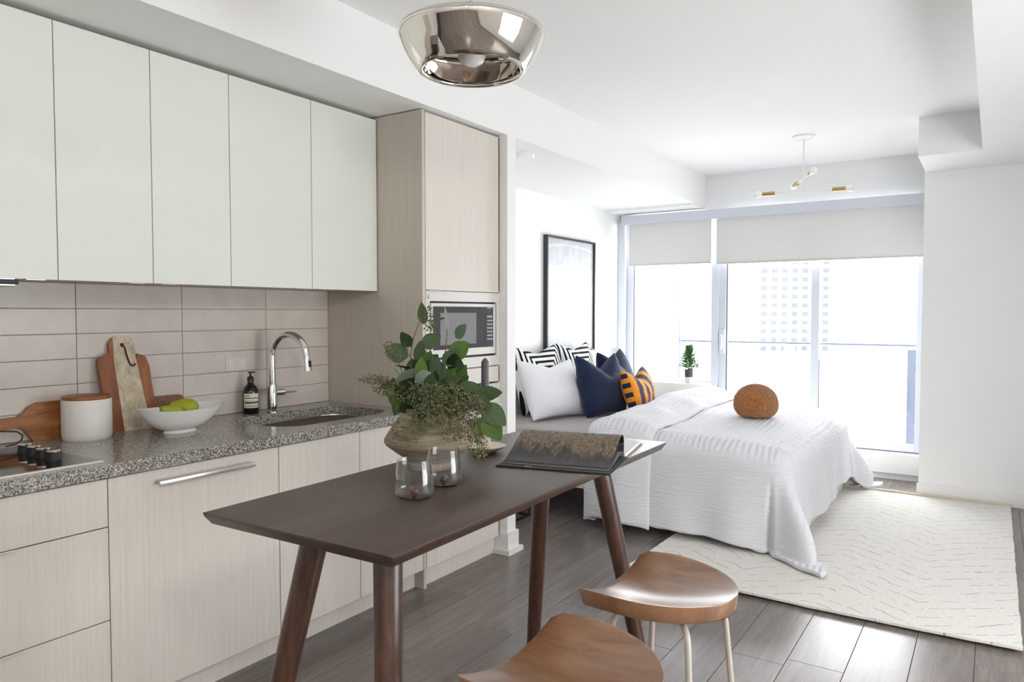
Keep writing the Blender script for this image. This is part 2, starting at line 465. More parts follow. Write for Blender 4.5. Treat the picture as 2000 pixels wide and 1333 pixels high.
POTB = mat('dark_grey_plant_pot', rgb(58, 60, 64), 0.5)
PEAR = None
def pear_mat():
    m = mat('yellow_green_pear_skin', rgb(160, 166, 34), 0.4); n = N(m); v = n.coord(rand=True)
    n.col(n.ramp(n.noise(v, 18, 4), [(0.3, rgb(138, 150, 24)), (0.55, rgb(166, 172, 40)), (0.8, rgb(190, 190, 84))])); return m
PEAR = pear_mat()
CANDLE = mat('charcoal_candle_wax', rgb(74, 72, 74), 0.55)
HOLD = mat('cream_stone_holder', rgb(226, 217, 203), 0.6)
BOOKC = mat('charcoal_book_cloth', rgb(58, 58, 60), 0.7)
BOOKB = mat('black_cover_board', rgb(16, 15, 15), 0.6)
PAPER = mat('white_book_paper', rgb(232, 231, 229), 0.6)
PAPERG = mat('grey_page_edge', rgb(138, 138, 138), 0.7)
def photo_page():
    m = mat('printed_dark_grass_photo_page', rgb(60, 60, 58), 0.3, spec=0.4); n = N(m)
    tc = n.n('ShaderNodeTexCoord'); s_ = n.sep(tc.outputs['UV'])
    mp = n.n('ShaderNodeMapping'); mp.inputs['Scale'].default_value = (5, 2.4, 1); n.l(tc.outputs['UV'], mp.inputs['Vector'])
    a = n.noise(mp.outputs[0], 2.6, 6, 0.62, 0.9); f = n.noise(mp.outputs[0], 13, 4, 0.7, 1.6)
    t = n.math('ADD', s_[1], n.math('MULTIPLY', n.math('SUBTRACT', a, 0.5), 0.7))
    grass = n.ramp(f, [(0.3, rgb(50, 44, 37)), (0.48, rgb(96, 83, 68)), (0.60, rgb(146, 128, 104)), (0.75, rgb(204, 186, 160))])
    dark = n.ramp(a, [(0.3, rgb(44, 44, 44)), (0.7, rgb(66, 65, 62))])
    k = n.ramp(t, [(0.20, (0,)*3), (0.30, (1,)*3), (0.50, (1,)*3), (0.60, (0.25,)*3)])
    n.col(n.mix(k, dark, grass)); return m
PHOTO = photo_page()
def art_mat():
    m = mat('pale_sketch_print', rgb(236, 237, 240), 0.5); n = N(m); v = n.coord(); s_ = n.sep(v)
    a = n.noise(n.coord((1, 6, 2)), 2.2, 6, 0.65, 1.0); f = n.noise(v, 16, 5, 0.75, 2.0)
    ln = n.math('LESS_THAN', n.math('ABSOLUTE', n.math('SUBTRACT', f, 0.5)), 0.016)
    zone = n.ramp(n.noise(v, 2.2, 2), [(0.45, (0,)*3), (0.6, (1,)*3)])
    fold = n.math('LESS_THAN', n.math('FRACT', n.math('ADD', n.math('MULTIPLY', s_[2], 5.2), n.math('MULTIPLY', n.math('POWER', s_[1], 2.0), 0.9))), 0.12)
    base = n.ramp(a, [(0.3, rgb(178, 181, 187)), (0.7, rgb(208, 210, 215))])
    c = n.mix(n.math('MULTIPLY', fold, 0.5), base, rgb(226, 227, 230))
    n.col(n.mix(n.math('MULTIPLY', n.math('MULTIPLY', ln, zone), 0.7), c, rgb(110, 114, 122))); return m
ART = art_mat()
FRAME = mat('charcoal_picture_frame', rgb(50, 49, 53), 0.5)
BEDW = mat('white_bed_lacquer', rgb(232, 229, 222), 0.4)
CONC = mat('pale_balcony_concrete', rgb(214, 214, 214), 0.8)
BLDG = mat('pale_concrete_tower', rgb(226, 226, 228), 0.8)
BWIN = mat('far_grey_window', rgb(76, 78, 82), 0.9, spec=0.1)
BWINL = mat('far_pale_window', rgb(92, 94, 98), 0.9, spec=0.1)
POSTB = mat('blue_grey_rail_post', rgb(84, 90, 104), 0.6, spec=0.15)

# ------------------------------------------------------------------ the room
CZ = 2.75            # ceiling
XK = -3.11           # kitchen wall
XB = -3.28           # bedroom wall
YW = 7.03            # window wall
XR = 1.50            # right wall
YB = -3.2            # wall behind
SZ = 2.446           # kitchen bulkhead underside
RZ = 2.486           # right bulkhead underside

floor = struct('floor', B(XB-0.1, XR+0.1, YB-0.1, YW+0.12, -0.16, -0.012), SUB)
pm = {}
def plank_mesh(nlen):
    key = round(nlen, 2)
    if key not in pm:
        b = B(0.0008, 0.2132, 0.0008, key-0.0008, -0.012, 0.0, 0.0011, 1)
        me = bpy.data.meshes.new('plank'); b.to_mesh(me); b.free(); me.materials.append(FLOOR); pm[key] = me
    return pm[key]
x0 = -0.680 - 0.214*13
row = 0
while x0 < XR:
    y = YB - (0.0, 0.55, 0.2, 0.85, 0.4)[row % 5]*1.22 + (0.06 if abs(x0+0.894) < 0.02 else 0)
    if abs(x0+0.894) < 0.02: y = 3.02 - 1.22*6
    while y < YW + 0.1:
        a, e = max(y, YB-0.05), min(y+1.22, YW+0.1)
        hidden = (x0+0.214 < -2.48 and e < 3.5)
        if e-a > 0.05 and x0+0.214 > XB-0.02 and not hidden:
            ln = round(e-a, 2)
            o = bpy.data.objects.new('plank', plank_mesh(ln)); COL.objects.link(o)
            o.parent = floor; o.location = (x0, a, 0)
        y += 1.22
    x0 += 0.214; row += 1

struct('ceiling', B(XB-0.1, XR+0.1, YB-0.1, YW+0.14, CZ, CZ+0.15), CEIL)
wk = struct('wall_kitchen', B(XB-0.1, XK, YB-0.1, 3.54, 0, CZ), WALL)
struct('wall_left', B(XB-0.1, XB, 3.54, YW+0.14, 0, CZ), WALL)
struct('wall_partition', B(XB, -2.366, 3.54, 3.628, 0, SZ), WALL)
struct('wall_back', B(XB-0.1, XR+0.1, YB-0.1, YB, 0, CZ), WALL)
# right wall with an unseen window opening added to light the kitchen
SY0, SY1, SZ0, SZ1 = 1.6, 3.6, 0.3, 1.6
bm = B(XR, XR+0.1, YB, SY0, 0, CZ)
box(bm, XR, XR+0.1, SY1, 6.42, 0, CZ); box(bm, XR, XR+0.1, SY0, SY1, 0, SZ0); box(bm, XR, XR+0.1, SY0, SY1, SZ1, CZ)
struct('wall_right', bm, WALL)
w2 = struct('fill_window', B(XR+0.03, XR+0.08, SY0, SY0+0.05, SZ0, SZ1), ALU)
bm = B(XR+0.03, XR+0.08, SY1-0.05, SY1, SZ0, SZ1)
box(bm, XR+0.03, XR+0.08, SY0+0.05, SY1-0.05, SZ0, SZ0+0.05); box(bm, XR+0.03, XR+0.08, SY0+0.05, SY1-0.05, SZ1-0.05, SZ1)
obj('frame', bm, ALU, w2)
obj('pane', B(XR+0.05, XR+0.056, SY0+0.05, SY1-0.05, SZ0+0.05, SZ1-0.05), PANE, w2)
# wall facing us beside the window (a pier)
struct('wall_pier', B(-0.465, XR+0.1, 6.42, YW+0.14, 0, CZ), WALL)
# bulkheads
struct('trim_1', B(XB, -2.366, YB, YW, SZ, CZ), WALL).name = 'ceiling_bulkhead'
bm = B(-0.088, XR, YB, 6.42, RZ, CZ); box(bm, -0.458, -0.088, 5.728, 6.42, RZ, CZ)
struct('ceiling_bulkhead', bm, WALL)
struct('ceiling_window_head', B(XB, -2.366, 6.66, YW, SZ-0.022, SZ), WALL)

# window wall
bm = B(XB, -0.465, YW, YW+0.14, 2.36, CZ)                 # head
struct('wall_window', bm, WALL)
struct('window_sill', B(XB, -2.29, 6.80, YW+0.14, 0, 0.736, 0.004), TRIM)
bm = B(-2.29, -0.465, 6.92, YW+0.14, 0.055, 0.225, 0.003); box(bm, -2.29, -0.465, 6.96, YW+0.14, 0.0, 0.055)
struct('window_curb', bm, TRIM)
win = struct('window_1', B(-2.297, -2.225, YW-0.03, YW+0.06, 0.736, 2.36), ALU)
OFFW = win
def wpart(name, *a, m=ALU, bev=0.002): return obj(name, B(*a, bev), m, win)
wpart('post', -2.225, -2.160, YW-0.01, YW+0.06, 0.225, 2.36)
wpart('post', -2.297, -2.229, YW-0.03, YW+0.06, 0.225, 0.736)
wpart('gasket', -2.160, -2.148, YW+0.0, YW+0.03, 0.29, 2.36, m=ALUD)
wpart('mullion', -1.388, -1.318, YW-0.005, YW+0.06, 0.29, 2.36)
wpart('gasket', -1.318, -1.312, YW+0.0, YW+0.03, 0.29, 1.0, m=ALUD)
wpart('jamb', -0.545, -0.465, YW-0.01, YW+0.06, 0.225, 2.36)
wpart('bottom_rail', -2.16, -0.545, YW-0.01, YW+0.06, 0.232, 0.292)
wpart('gasket', -2.16, -0.465, YW-0.015, YW+0.03, 0.225, 0.232, m=ALUD)
wpart('jamb', XB, -3.20, YW-0.06, YW+0.06, 0.736, 2.36)
wpart('jamb', -3.20, -3.125, YW-0.01, YW+0.06, 0.736, 2.36)
wpart('gasket', -3.125, -3.116, YW+0.0, YW+0.03, 0.76, 2.3, m=ALUD)
wpart('bottom_rail', -3.125, -2.297, YW, YW+0.06, 0.736, 0.76)
for a, b, z in ((-3.116, -2.297, 0.76), (-2.148, -1.388, 0.292), (-1.312, -0.545, 0.292)):
    wpart('pane', a, b, YW+0.02, YW+0.026, z, 2.36, m=PANE, bev=0.0)
hb = B(-2.222, -2.165, YW-0.03, YW-0.01, 1.02, 1.26, 0.004); box(hb, -2.205, -2.182, YW-0.075, YW-0.03, 1.07, 1.21, 0.006)
obj('door_handle', hb, ALU, win, 40)

# valance and roller shades
t = tag(obj('shade_valance', B(-3.20, -0.475, 6.885, 6.985, 2.315, 2.402, 0.002), VAL), 'blue-grey valance box running above both roller shades', 'valance')
def shade(label, a, b, zb):
    r = thing('roller_shade', label, 'blind', (0.5*(a+b), 6.95, zb), 'roller shades over the window')
    obj('fabric', B(a, b, 6.948, 6.951, zb+0.012, 2.315), SHADE, r)
    obj('bottom_bar', B(a, b, 6.942, 6.957, zb, zb+0.016, 0.003), mat('grey_shade_bar', rgb(196, 196, 196), 0.5), r)
shade('narrow pale roller shade above the potted spruce', -3.145, -2.285, 1.896)
shade('wide pale roller shade above the sliding glass door', -2.235, -0.495, 1.884)

# baseboards
def baseboard(name, *a):
    bm = bmesh.new(); x0_, x1_, y0_, y1_ = a
    box(bm, x0_, x1_, y0_, y1_, 0, 0.105, 0.003)
    return struct(name, bm, TRIM)
def skirt(o_): return [Vector(p) for p in ((-2.475, 3.54-o_, 0), (-2.366+o_, 3.54-o_, 0), (-2.366+o_, 3.628+o_, 0), (XB, 3.628+o_, 0), (XB, 3.628, 0), (-2.366, 3.628, 0), (-2.366, 3.54, 0), (-2.475, 3.54, 0))]
bb = prism(bmesh.new(), skirt(0.034), (0, 0, 0.028)); prism(bb, skirt(0.014), (0, 0, 0.097), Matrix.Translation((0, 0, 0.028)))
struct('baseboard_partition', bb, TRIM)
baseboard('baseboard_pier', -0.477, XR, 6.408, 6.42)
baseboard('baseboard_right', XR-0.012, XR, YB, 6.408)
baseboard('baseboard_left', XB, XB+0.012, 3.642, 6.80)
baseboard('baseboard_back', XB, XR, YB, YB+0.012)
# smoke detector on the alcove ceiling
t = tag(obj('smoke_detector', L([(0, SZ-0.03), (0.05, SZ-0.03), (0.058, SZ-0.02), (0.06, SZ), (0, SZ)], -2.55, 4.03, 32), FIX, None, 40),
        'round white smoke detector on the lowered ceiling over the bed', 'detector')

# backsplash tiles (each its own piece of the kitchen wall)
zs = [0.927, 1.031, 1.132, 1.234, 1.335, 1.437, 1.540]
ys = [-0.80, -0.34, 0.12, 0.58, 1.04, 1.501, 1.964, 2.426, 2.842]
obj('grout', B(XK, XK+0.004, ys[0], 2.842, 0.927, 1.56), GROUT, wk)
tm = {}
for i in range(len(ys)-1):
    for j in range(len(zs)-1):
        w_, h_ = ys[i+1]-ys[i], zs[j+1]-zs[j]
        key = (round(w_, 3), round(h_, 3))
        if key not in tm:
            b = B(0.0, 0.008, 0.0013, w_-0.0013, 0.0013, h_-0.0013, 0.0016, 2)
            me = bpy.data.meshes.new('tile'); b.to_mesh(me); b.free(); me.materials.append(TILE); tm[key] = me
        o = bpy.data.objects.new('tile', tm[key]); COL.objects.link(o); o.parent = wk
        o.location = (XK+0.001, ys[i], zs[j])
# light switch plate on the tiles
t = thing('wall_outlet', 'small pale outlet plate on the tiled backsplash behind the soap bottle', 'outlet', (XK+0.009, 2.245, 1.17))
obj('plate', B(XK+0.009, XK+0.014, 2.185, 2.305, 1.135, 1.205, 0.002), mat('pale_outlet_plate', rgb(214, 206, 199), 0.4), t)
for k in (-0.03, 0.03): obj('socket', B(XK+0.014, XK+0.0155, 2.245+k-0.016, 2.245+k+0.016, 1.15, 1.19, 0.001), mat('outlet_face', rgb(220, 213, 206), 0.4), t)

# ------------------------------------------------------------------ kitchen cabinets
XD = -2.416          # front plane of doors
def front(parent, y0_, y1_, z0_, z1_, name='door', m=LAM, x=XD):
    g = 0.0018
    return obj(name, B(x-0.019, x, y0_+g, y1_-g, z0_+g, z1_-g, 0.0012, 1), m, parent)
def carcass(parent, y0_, y1_, z0_, z1_, x1_=XD-0.021, x0_=XK+0.002, m=GROOVE, name='body'):
    return obj(name, B(x0_, x1_, y0_, y1_, z0_, z1_), m, parent)
def pull(parent, y, z):   # slim metal edge pull
    obj('edge_pull', B(XD-0.012, XD+0.012, y-0.05, y+0.05, z-0.0015, z+0.0015), NICKEL, parent)
def toe(parent, y0_, y1_): obj('toe_kick', B(-2.49, -2.476, y0_, y1_, 0.0, 0.10), LAM, parent)
def base_unit(y0_, y1_, label, fronts):
    r = thing('base_cabinet', label, 'cabinet', (-2.75, 0.5*(y0_+y1_), 0), 'pale oak base cabinets')
    carcass(r, y0_, y1_, 0.10, 0.879); toe(r, y0_, y1_)
    for (kind, a, b, z0_, z1_) in fronts:
        d = front(r, a, b, z0_, z1_, kind)
        if kind == 'drawer' and z1_ < 0.8:
            OFF[d] = OFF[r]; pull(d, 0.5*(a+b), z1_+0.000)
    return r
base_unit(-0.10, 0.60, 'pale oak base cabinet with a plain door at the near end of the counter', [('door', -0.10, 0.60, 0.10, 0.878)])
base_unit(0.60, 1.2565, 'pale oak drawer cabinet with three drawers under the cooktop', [('drawer', 0.60, 1.2565, 0.716, 0.878), ('drawer', 0.60, 1.2565, 0.405, 0.716), ('drawer', 0.60, 1.2565, 0.10, 0.405)])
r = thing('dishwasher', 'pale oak panelled dishwasher front with a long nickel bar handle', 'dishwasher', (-2.75, 1.60, 0))
carcass(r, 1.2565, 1.9435, 0.10, 0.879); toe(r, 1.2565, 1.9435)
d = front(r, 1.2565, 1.9435, 0.10, 0.878)
hb = B(XD+0.022, XD+0.032, 1.418, 1.810, 0.824, 0.840, 0.002)
for yy in (1.43, 1.798): box(hb, XD, XD+0.024, yy-0.006, yy+0.006, 0.826, 0.838, 0.001)
obj('handle', hb, NICKEL, d, 40)
ru = base_unit(1.9435, 2.398, 'pale oak sink cabinet with one door behind the front table leg', [('door', 1.9435, 2.398, 0.10, 0.878)])
pull(ru, 2.34, 0.8785)
rv = base_unit(2.398, 2.842, 'pale oak base cabinet with one door beside the tall cabinet', [('door', 2.398, 2.842, 0.10, 0.878)])
pull(rv, 2.46, 0.8785)

# countertop with a sink cut-out
HX0, HX1, HY0, HY1, HR = -2.945, -2.505, 2.06, 2.735, 0.12
def rrect(x0_, x1_, y0_, y1_, r_, n=8):
    out = []
    for cx, cy, a0 in ((x1_-r_, y1_-r_, 0), (x0_+r_, y1_-r_, PI/2), (x0_+r_, y0_+r_, PI), (x1_-r_, y0_+r_, 1.5*PI)):
        for k in range(n+1):
            a = a0 + k*PI/2/n; out.append((cx+r_*math.cos(a), cy+r_*math.sin(a)))
    return out
bm = bmesh.new()
hole = rrect(HX0, HX1, HY0, HY1, HR)
outer = [(XK+0.009, -0.10), (-2.395, -0.10), (-2.395, 2.8425), (XK+0.009, 2.8425)]
def loop(pts, z):
    v = [bm.verts.new((p[0], p[1], z)) for p in pts]
    return [bm.edges.new((v[i], v[(i+1) % len(v)])) for i in range(len(v))]
ed = loop(outer, 0.883) + loop(hole, 0.883)
res = bmesh.ops.triangle_fill(bm, use_beauty=True, use_dissolve=False, edges=ed)
ex = bmesh.ops.extrude_face_region(bm, geom=bm.faces[:])
bmesh.ops.translate(bm, vec=(0, 0, 0.044), verts=[v for v in ex['geom'] if isinstance(v, bmesh.types.BMVert)])
tag(obj('countertop', bm, GRAN, None, 30), 'speckled grey granite countertop along the kitchen wall', 'countertop')
sk = thing('sink', 'undermount stainless steel sink set into the granite', 'sink', (-2.72, 2.4, 0.70))
bm = bmesh.new(); rings = []
for (ins, z, rr) in ((-0.012, 0.8825, 0.125), (0.0, 0.8825, HR), (0.006, 0.84, HR), (0.02, 0.72, 0.10), (0.06, 0.705, 0.08), (0.19, 0.70, 0.02)):
    rings.append([bm.verts.new((p[0], p[1], z)) for p in rrect(HX0+ins, HX1-ins, HY0+ins, HY1-ins, rr)])
for a, b in zip(rings[:-1], rings[1:]):
    for i in range(len(a)): bm.faces.new((a[i], a[(i+1) % len(a)], b[(i+1) % len(a)], b[i]))
bm.faces.new(rings[-1])
obj('basin', bm, STEEL, sk, 40)
obj('drain', L([(0, 0.7045), (0.04, 0.7045), (0.045, 0.701), (0, 0.701)], -2.72, 2.4, 24), CHROME, sk, 40)

fa = thing('faucet', 'polished chrome gooseneck kitchen faucet with side lever', 'faucet', (-2.995, 2.375, 0.927))
fx, fy = -2.995, 2.375
obj('base', L([(0, 0.927), (0.030, 0.927), (0.030, 0.934), (0.024, 0.938), (0.024, 1.06), (0.0225, 1.064), (0, 1.064)], fx, fy, 32), CHROME, fa, 35)
pts = [(fx, fy, 1.06), (fx, fy, 1.12), (fx, fy, 1.18)]
R_ = 0.098; sdx, sdy = math.cos(0.28), math.sin(0.28)
for k in range(0, 21):
    a = PI - k*(PI*1.0)/20
    pts.append((fx+sdx*(R_+R_*math.cos(a)), fy+sdy*(R_+R_*math.cos(a)), 1.205+R_*math.sin(a)*1.10))
ex_, ey_ = fx+sdx*2*R_, fy+sdy*2*R_
obj('spout', T(pts, 0.0165, 16), CHROME, fa, 50)
obj('spray_head', T([(ex_, ey_, 1.208), (ex_+0.003, ey_, 1.19), (ex_+0.006, ey_, 1.165), (ex_+0.009, ey_+0.001, 1.135)], [0.0175, 0.019, 0.0195, 0.021], 18), CHROME, fa, 50)
obj('spray_button', B(ex_+0.020, ex_+0.030, ey_-0.007, ey_+0.007, 1.155, 1.187, 0.003), BLACK, fa)
lv = T([(fx+0.004, fy+0.015, 1.022), (fx+0.01, fy+0.062, 1.022)], 0.017, 18)
tube(lv, [(fx+0.01, fy+0.058, 1.022), (fx+0.014, fy+0.10, 1.020), (fx+0.018, fy+0.135, 1.019)], [0.008, 0.005, 0.0035], 10)
obj('lever', lv, CHROME, fa, 50)

# wall cabinets
XU = -2.721
def upper(y0_, y1_, label, splits, tabs=()):
    r = thing('wall_cabinet', label, 'cabinet', (-2.9, 0.5*(y0_+y1_), 1.534), 'white glass-front wall cabinets')
    obj('body', B(XK+0.002, XU-0.021, y0_+0.001, y1_-0.001, 1.540, 2.424), LAM_SHADED, r)
    for a, b in splits:
        dd = obj('door', B(XU-0.019, XU, a+0.0018, b-0.0018, 1.534, 2.426, 0.0008, 1), UPG, r)
    for yy in tabs:
        obj('edge_pull', B(XU-0.025, XU+0.001, yy-0.03, yy+0.03, 1.5315, 1.5335), STEEL, r)
upper(0.37, 1.2615, 'white glass wall cabinet over the cooktop at the frame edge', [(0.37, 0.815), (0.815, 1.2615)], (1.19,))
upper(1.2615, 1.953, 'white glass wall cabinet above the cutting boards and canister', [(1.2615, 1.607), (1.607, 1.953)], (1.54, 1.67))
upper(1.953, 2.838, 'white glass wall cabinet above the sink and soap bottle', [(1.953, 2.398), (2.398, 2.838)], (2.33, 2.46))
t = thing('range_hood', 'slim slide-out range hood under the wall cabinet over the cooktop', 'hood', (-2.9, 0.8, 1.50))
obj('body', B(XK+0.01, XU-0.03, 0.42, 1.14, 1.508, 1.539, 0.003), STEEL, t)
obj('visor', B(XU-0.03, XU-0.004, 0.42, 1.14, 1.515, 1.531, 0.002), BLACK, t)

# tall cabinet with microwave and oven
tc_ = thing('tall_cabinet', 'tall pale oak cabinet housing the microwave and oven', 'cabinet', (-2.75, 3.19, 0))
obj('side_panel', B(XK, XD, 2.843, 2.865, 0, 2.440), LAM_SHADED, tc_)
obj('side_panel', B(XK, XD, 3.522, 3.5395, 0.10, 2.440), LAM_SHADED, tc_)
obj('back', B(XK, XK+0.02, 2.865, 3.522, 0.10, 2.440), LAM_SHADED, tc_)
obj('shelf', B(XK+0.02, XD-0.022, 2.865, 3.522, 1.52, 1.54), LAM_SHADED, tc_)
obj('shelf', B(XK+0.02, XD-0.022, 2.865, 3.522, 1.10, 1.115), LAM_SHADED, tc_)
obj('shelf', B(XK+0.02, XD-0.022, 2.865, 3.522, 0.40, 0.42), LAM_SHADED, tc_)
obj('top', B(XK+0.02, XD-0.022, 2.865, 3.522, 2.42, 2.44), LAM_SHADED, tc_)
front(tc_, 2.868, 3.534, 1.535, 2.436)
OFF[tc_] = OFF[tc_]
pull(tc_, 2.93, 1.5335)
front(tc_, 2.868, 3.534, 1.020, 1.112, 'drawer')
front(tc_, 2.868, 3.534, 0.10, 0.415, 'drawer')
obj('toe_kick', B(-2.462, -2.448, 2.865, 3.522, 0, 0.10), LAM, tc_)
mw = thing('microwave', 'built-in microwave in a silver trim frame with dark glass', 'microwave', (-2.7, 3.2, 1.12))
bm = B(XD-0.018, XD+0.002, 2.868, 3.530, 1.480, 1.533, 0.001); box(bm, XD-0.018, XD+0.002, 2.868, 3.530, 1.117, 1.174, 0.001)
box(bm, XD-0.018, XD+0.002, 2.868, 2.899, 1.174, 1.480, 0.001); box(bm, XD-0.018, XD+0.002, 3.497, 3.530, 1.174, 1.480, 0.001)
TRIMS = mat('satin_silver_trim', rgb(214, 211, 206), 0.35, 0.15)
obj('trim_frame', bm, TRIMS, mw)
obj('cavity', B(XD-0.35, XD-0.012, 2.900, 3.496, 1.176, 1.478), BLACK, mw)
obj('front', B(XD-0.012, XD+0.006, 2.905, 3.483, 1.186, 1.470, 0.002), TRIMS, mw)
dg = obj('door_glass', B(XD+0.006, XD+0.0085, 2.919, 3.362, 1.226, 1.453), OVENG, mw)
obj('window', B(XD+0.0085, XD+0.0095, 2.973, 3.290, 1.250, 1.420), OVENW, dg)
kp = obj('keypad', B(XD+0.006, XD+0.0085, 3.366, 3.456, 1.226, 1.453), OVENG, mw)
PALEK = mat('pale_key_print', rgb(190, 190, 192), 0.5)
obj('display', B(XD+0.0085, XD+0.0092, 3.392, 3.446, 1.415, 1.443), BLACK, kp)
for rr in range(7):
    for cc in range(3):
        yy, zz = 3.398+cc*0.018, 1.392-rr*0.021
        obj('key', B(XD+0.0085, XD+0.0092, yy, yy+0.011, zz, zz+(0.009 if rr else 0.013)), PALEK, kp)
obj('brand_mark', B(XD+0.0085, XD+0.0092, 3.395, 3.440, 1.446, 1.450), PALEK, kp)
obj('latch_dot', B(XD+0.0085, XD+0.0092, 3.330, 3.342, 1.30, 1.325), BLACK, dg)
# warning sticker on the trim: triangle with a small mark
st = obj('warning_sticker', B(XD+0.002, XD+0.0025, 2.874, 2.896, 1.490, 1.516), mat('grey_sticker', rgb(196, 194, 190), 0.6), mw)
bm = prism(bmesh.new(), [Vector((XD+0.0025, 2.877, 1.493)), Vector((XD+0.0025, 2.893, 1.493)), Vector((XD+0.0025, 2.885, 1.511))], (0.0004, 0, 0))
obj('triangle_mark', bm, mat('grey_mark', rgb(140, 138, 134), 0.6), st)
ov = thing('oven', 'built-in oven under the microwave, mostly hidden by the greenery', 'oven', (-2.7, 3.2, 0.42))
obj('body', B(XD-0.5, XD-0.02, 2.87, 3.52, 0.425, 1.012), STEEL, ov)
obj('control_panel', B(XD-0.02, XD+0.003, 2.868, 3.532, 0.932, 1.012, 0.002), TRIMS, ov)
obj('display', B(XD+0.003, XD+0.0045, 3.05, 3.47, 0.965, 0.99), OVENG, ov)
d = obj('door', B(XD-0.02, XD+0.003, 2.868, 3.532, 0.425, 0.926, 0.002), TRIMS, ov)
obj('door_glass', B(XD+0.003, XD+0.005, 2.95, 3.45, 0.50, 0.83), OVENG, d)
hb = T([(XD+0.04, 2.92, 0.888), (XD+0.04, 3.48, 0.888)], 0.009, 14)
for yy in (2.95, 3.45): tube(hb, [(XD, yy, 0.888), (XD+0.04, yy, 0.888)], 0.006, 10)
obj('handle', hb, STEEL, d, 40)

# ------------------------------------------------------------------ cooktop
ck = thing('cooktop', 'black glass cooktop with four knobs and a silver front strip', 'cooktop', (-2.7, 0.85, 0.927))
obj('glass', B(-2.97, -2.456, 0.42, 1.258, 0.927, 0.932, 0.001), BGLASS, ck)
obj('front_strip', B(-2.456, -2.444, 0.42, 1.260, 0.927, 0.9335, 0.001), TRIMS, ck)
for kx, ky in ((-2.815, 1.183), (-2.745, 1.182), (-2.673, 1.179), (-2.602, 1.178)):
    k = obj('knob', L([(0, 0.932), (0.023, 0.932), (0.021, 0.960), (0, 0.960)], kx, ky, 28), BLACK, ck, 40)
    obj('knob_cap', L([(0, 0.960), (0.0212, 0.960), (0.0212, 0.963), (0.019, 0.9645), (0, 0.9645)], kx, ky, 28), CHROME, k, 40)
for (bx, by, br) in ((-2.80, 0.95, 0.10), (-2.60, 0.92, 0.08), (-2.82, 0.62, 0.08), (-2.60, 0.62, 0.10)):
    obj('burner_ring', L([(br, 0.9321), (br, 0.9325), (br-0.003, 0.9325), (br-0.003, 0.9321)], bx, by, 48), mat('grey_burner_print', rgb(90, 90, 92), 0.3), ck)

# ------------------------------------------------------------------ things on the counter
CT = 0.927
# canister
cx, cy = -2.970, 1.470
c = thing('canister', 'white speckled stoneware canister with a flat wooden lid', 'canister', (cx, cy, CT))
obj('jar', L([(0, CT), (0.082, CT), (0.086, CT+0.006), (0.088, CT+0.02), (0.088, CT+0.152), (0.086, CT+0.156), (0.0, CT+0.156)], cx, cy, 56), STONEW, c, 40)
obj('lid', L([(0, CT+0.156), (0.084, CT+0.156), (0.086, CT+0.160), (0.085, CT+0.166), (0.082, CT+0.169), (0, CT+0.169)], cx, cy, 56), ACACIA, c, 40)
# stone and wood serving board leaning on the wall
sb = thing('serving_board', 'tall serving board with a beige stone band between wooden sides', 'cutting board', (-3.03, 1.69, CT))
lean = Matrix.Translation((-3.006, 1.682, CT)) @ Matrix.Rotation(-math.radians(11.5), 4, 'Y')
def lp(y, z, x=0.0): return Vector((x, y, z))
hz = 0.395
wl = [lp(-0.092, 0.0), lp(-0.045, 0.0), lp(-0.052, 0.30), lp(-0.045, 0.395), lp(-0.062, 0.375), lp(-0.066, 0.335), lp(-0.085, 0.325), lp(-0.112, 0.312), lp(-0.118, 0.29), lp(-0.112, 0.18)]
wr = [lp(0.105, 0.0), lp(0.10, 0.18), lp(0.098, 0.27), lp(0.086, 0.31), lp(0.052, 0.325), lp(0.044, 0.30), lp(0.058, 0.14), lp(0.075, 0.0)]
mid = [lp(-0.0445, 0.0), lp(0.0745, 0.0), lp(0.0575, 0.14), lp(0.0435, 0.30), lp(0.042, 0.34), lp(0.034, 0.392), lp(0.02, 0.40), lp(-0.036, 0.40), lp(-0.0445, 0.394), lp(-0.0515, 0.30)]
obj('wooden_side', prism(bmesh.new(), wl, (-0.016, 0, 0), lean), REDWOOD, sb)
obj('wooden_side', prism(bmesh.new(), wr, (-0.016, 0, 0), lean), REDWOOD, sb)
obj('stone_band', prism(bmesh.new(), mid, (-0.017, 0, 0), lean @ Matrix.Translation((0.001, 0, 0))), MARB, sb)
cord = [lean @ Vector(p) for p in ((0.003, -0.008, 0.362), (0.007, -0.002, 0.352), (0.006, 0.002, 0.32), (0.006, 0.01, 0.285), (0.008, 0.018, 0.272), (0.008, 0.03, 0.275), (0.006, 0.032, 0.282))]
obj('leather_loop', T(cord, 0.0035, 8), LEATHER, sb, 50)
obj('hole', L([(0, 0.0), (0.0085, 0.0), (0.0085, 0.0012), (0, 0.0012)], 0, 0, 18, M=lean @ Matrix.Translation((0.001, -0.010, 0.364)) @ Matrix.Rotation(PI/2, 4, 'Y')), BLACK, sb)
# round-cornered dark board end behind the pears
db = B(-0.009, 0.009, -0.10, 0.10, 0.0, 0.125, 0.0)
bmesh.ops.bevel(db, geom=[e for e in db.edges if abs((e.verts[0].co-e.verts[1].co).x) > 0.01], offset=0.03, segments=5, profile=0.5, affect='EDGES')
db.transform(Matrix.Translation((-3.064, 1.850, CT)) @ Matrix.Rotation(-math.radians(9), 4, 'Y'))
tag(obj('wooden_board', db, DARKWOOD, None, 35), 'small dark brown wooden board behind the bowl of pears', 'cutting board')
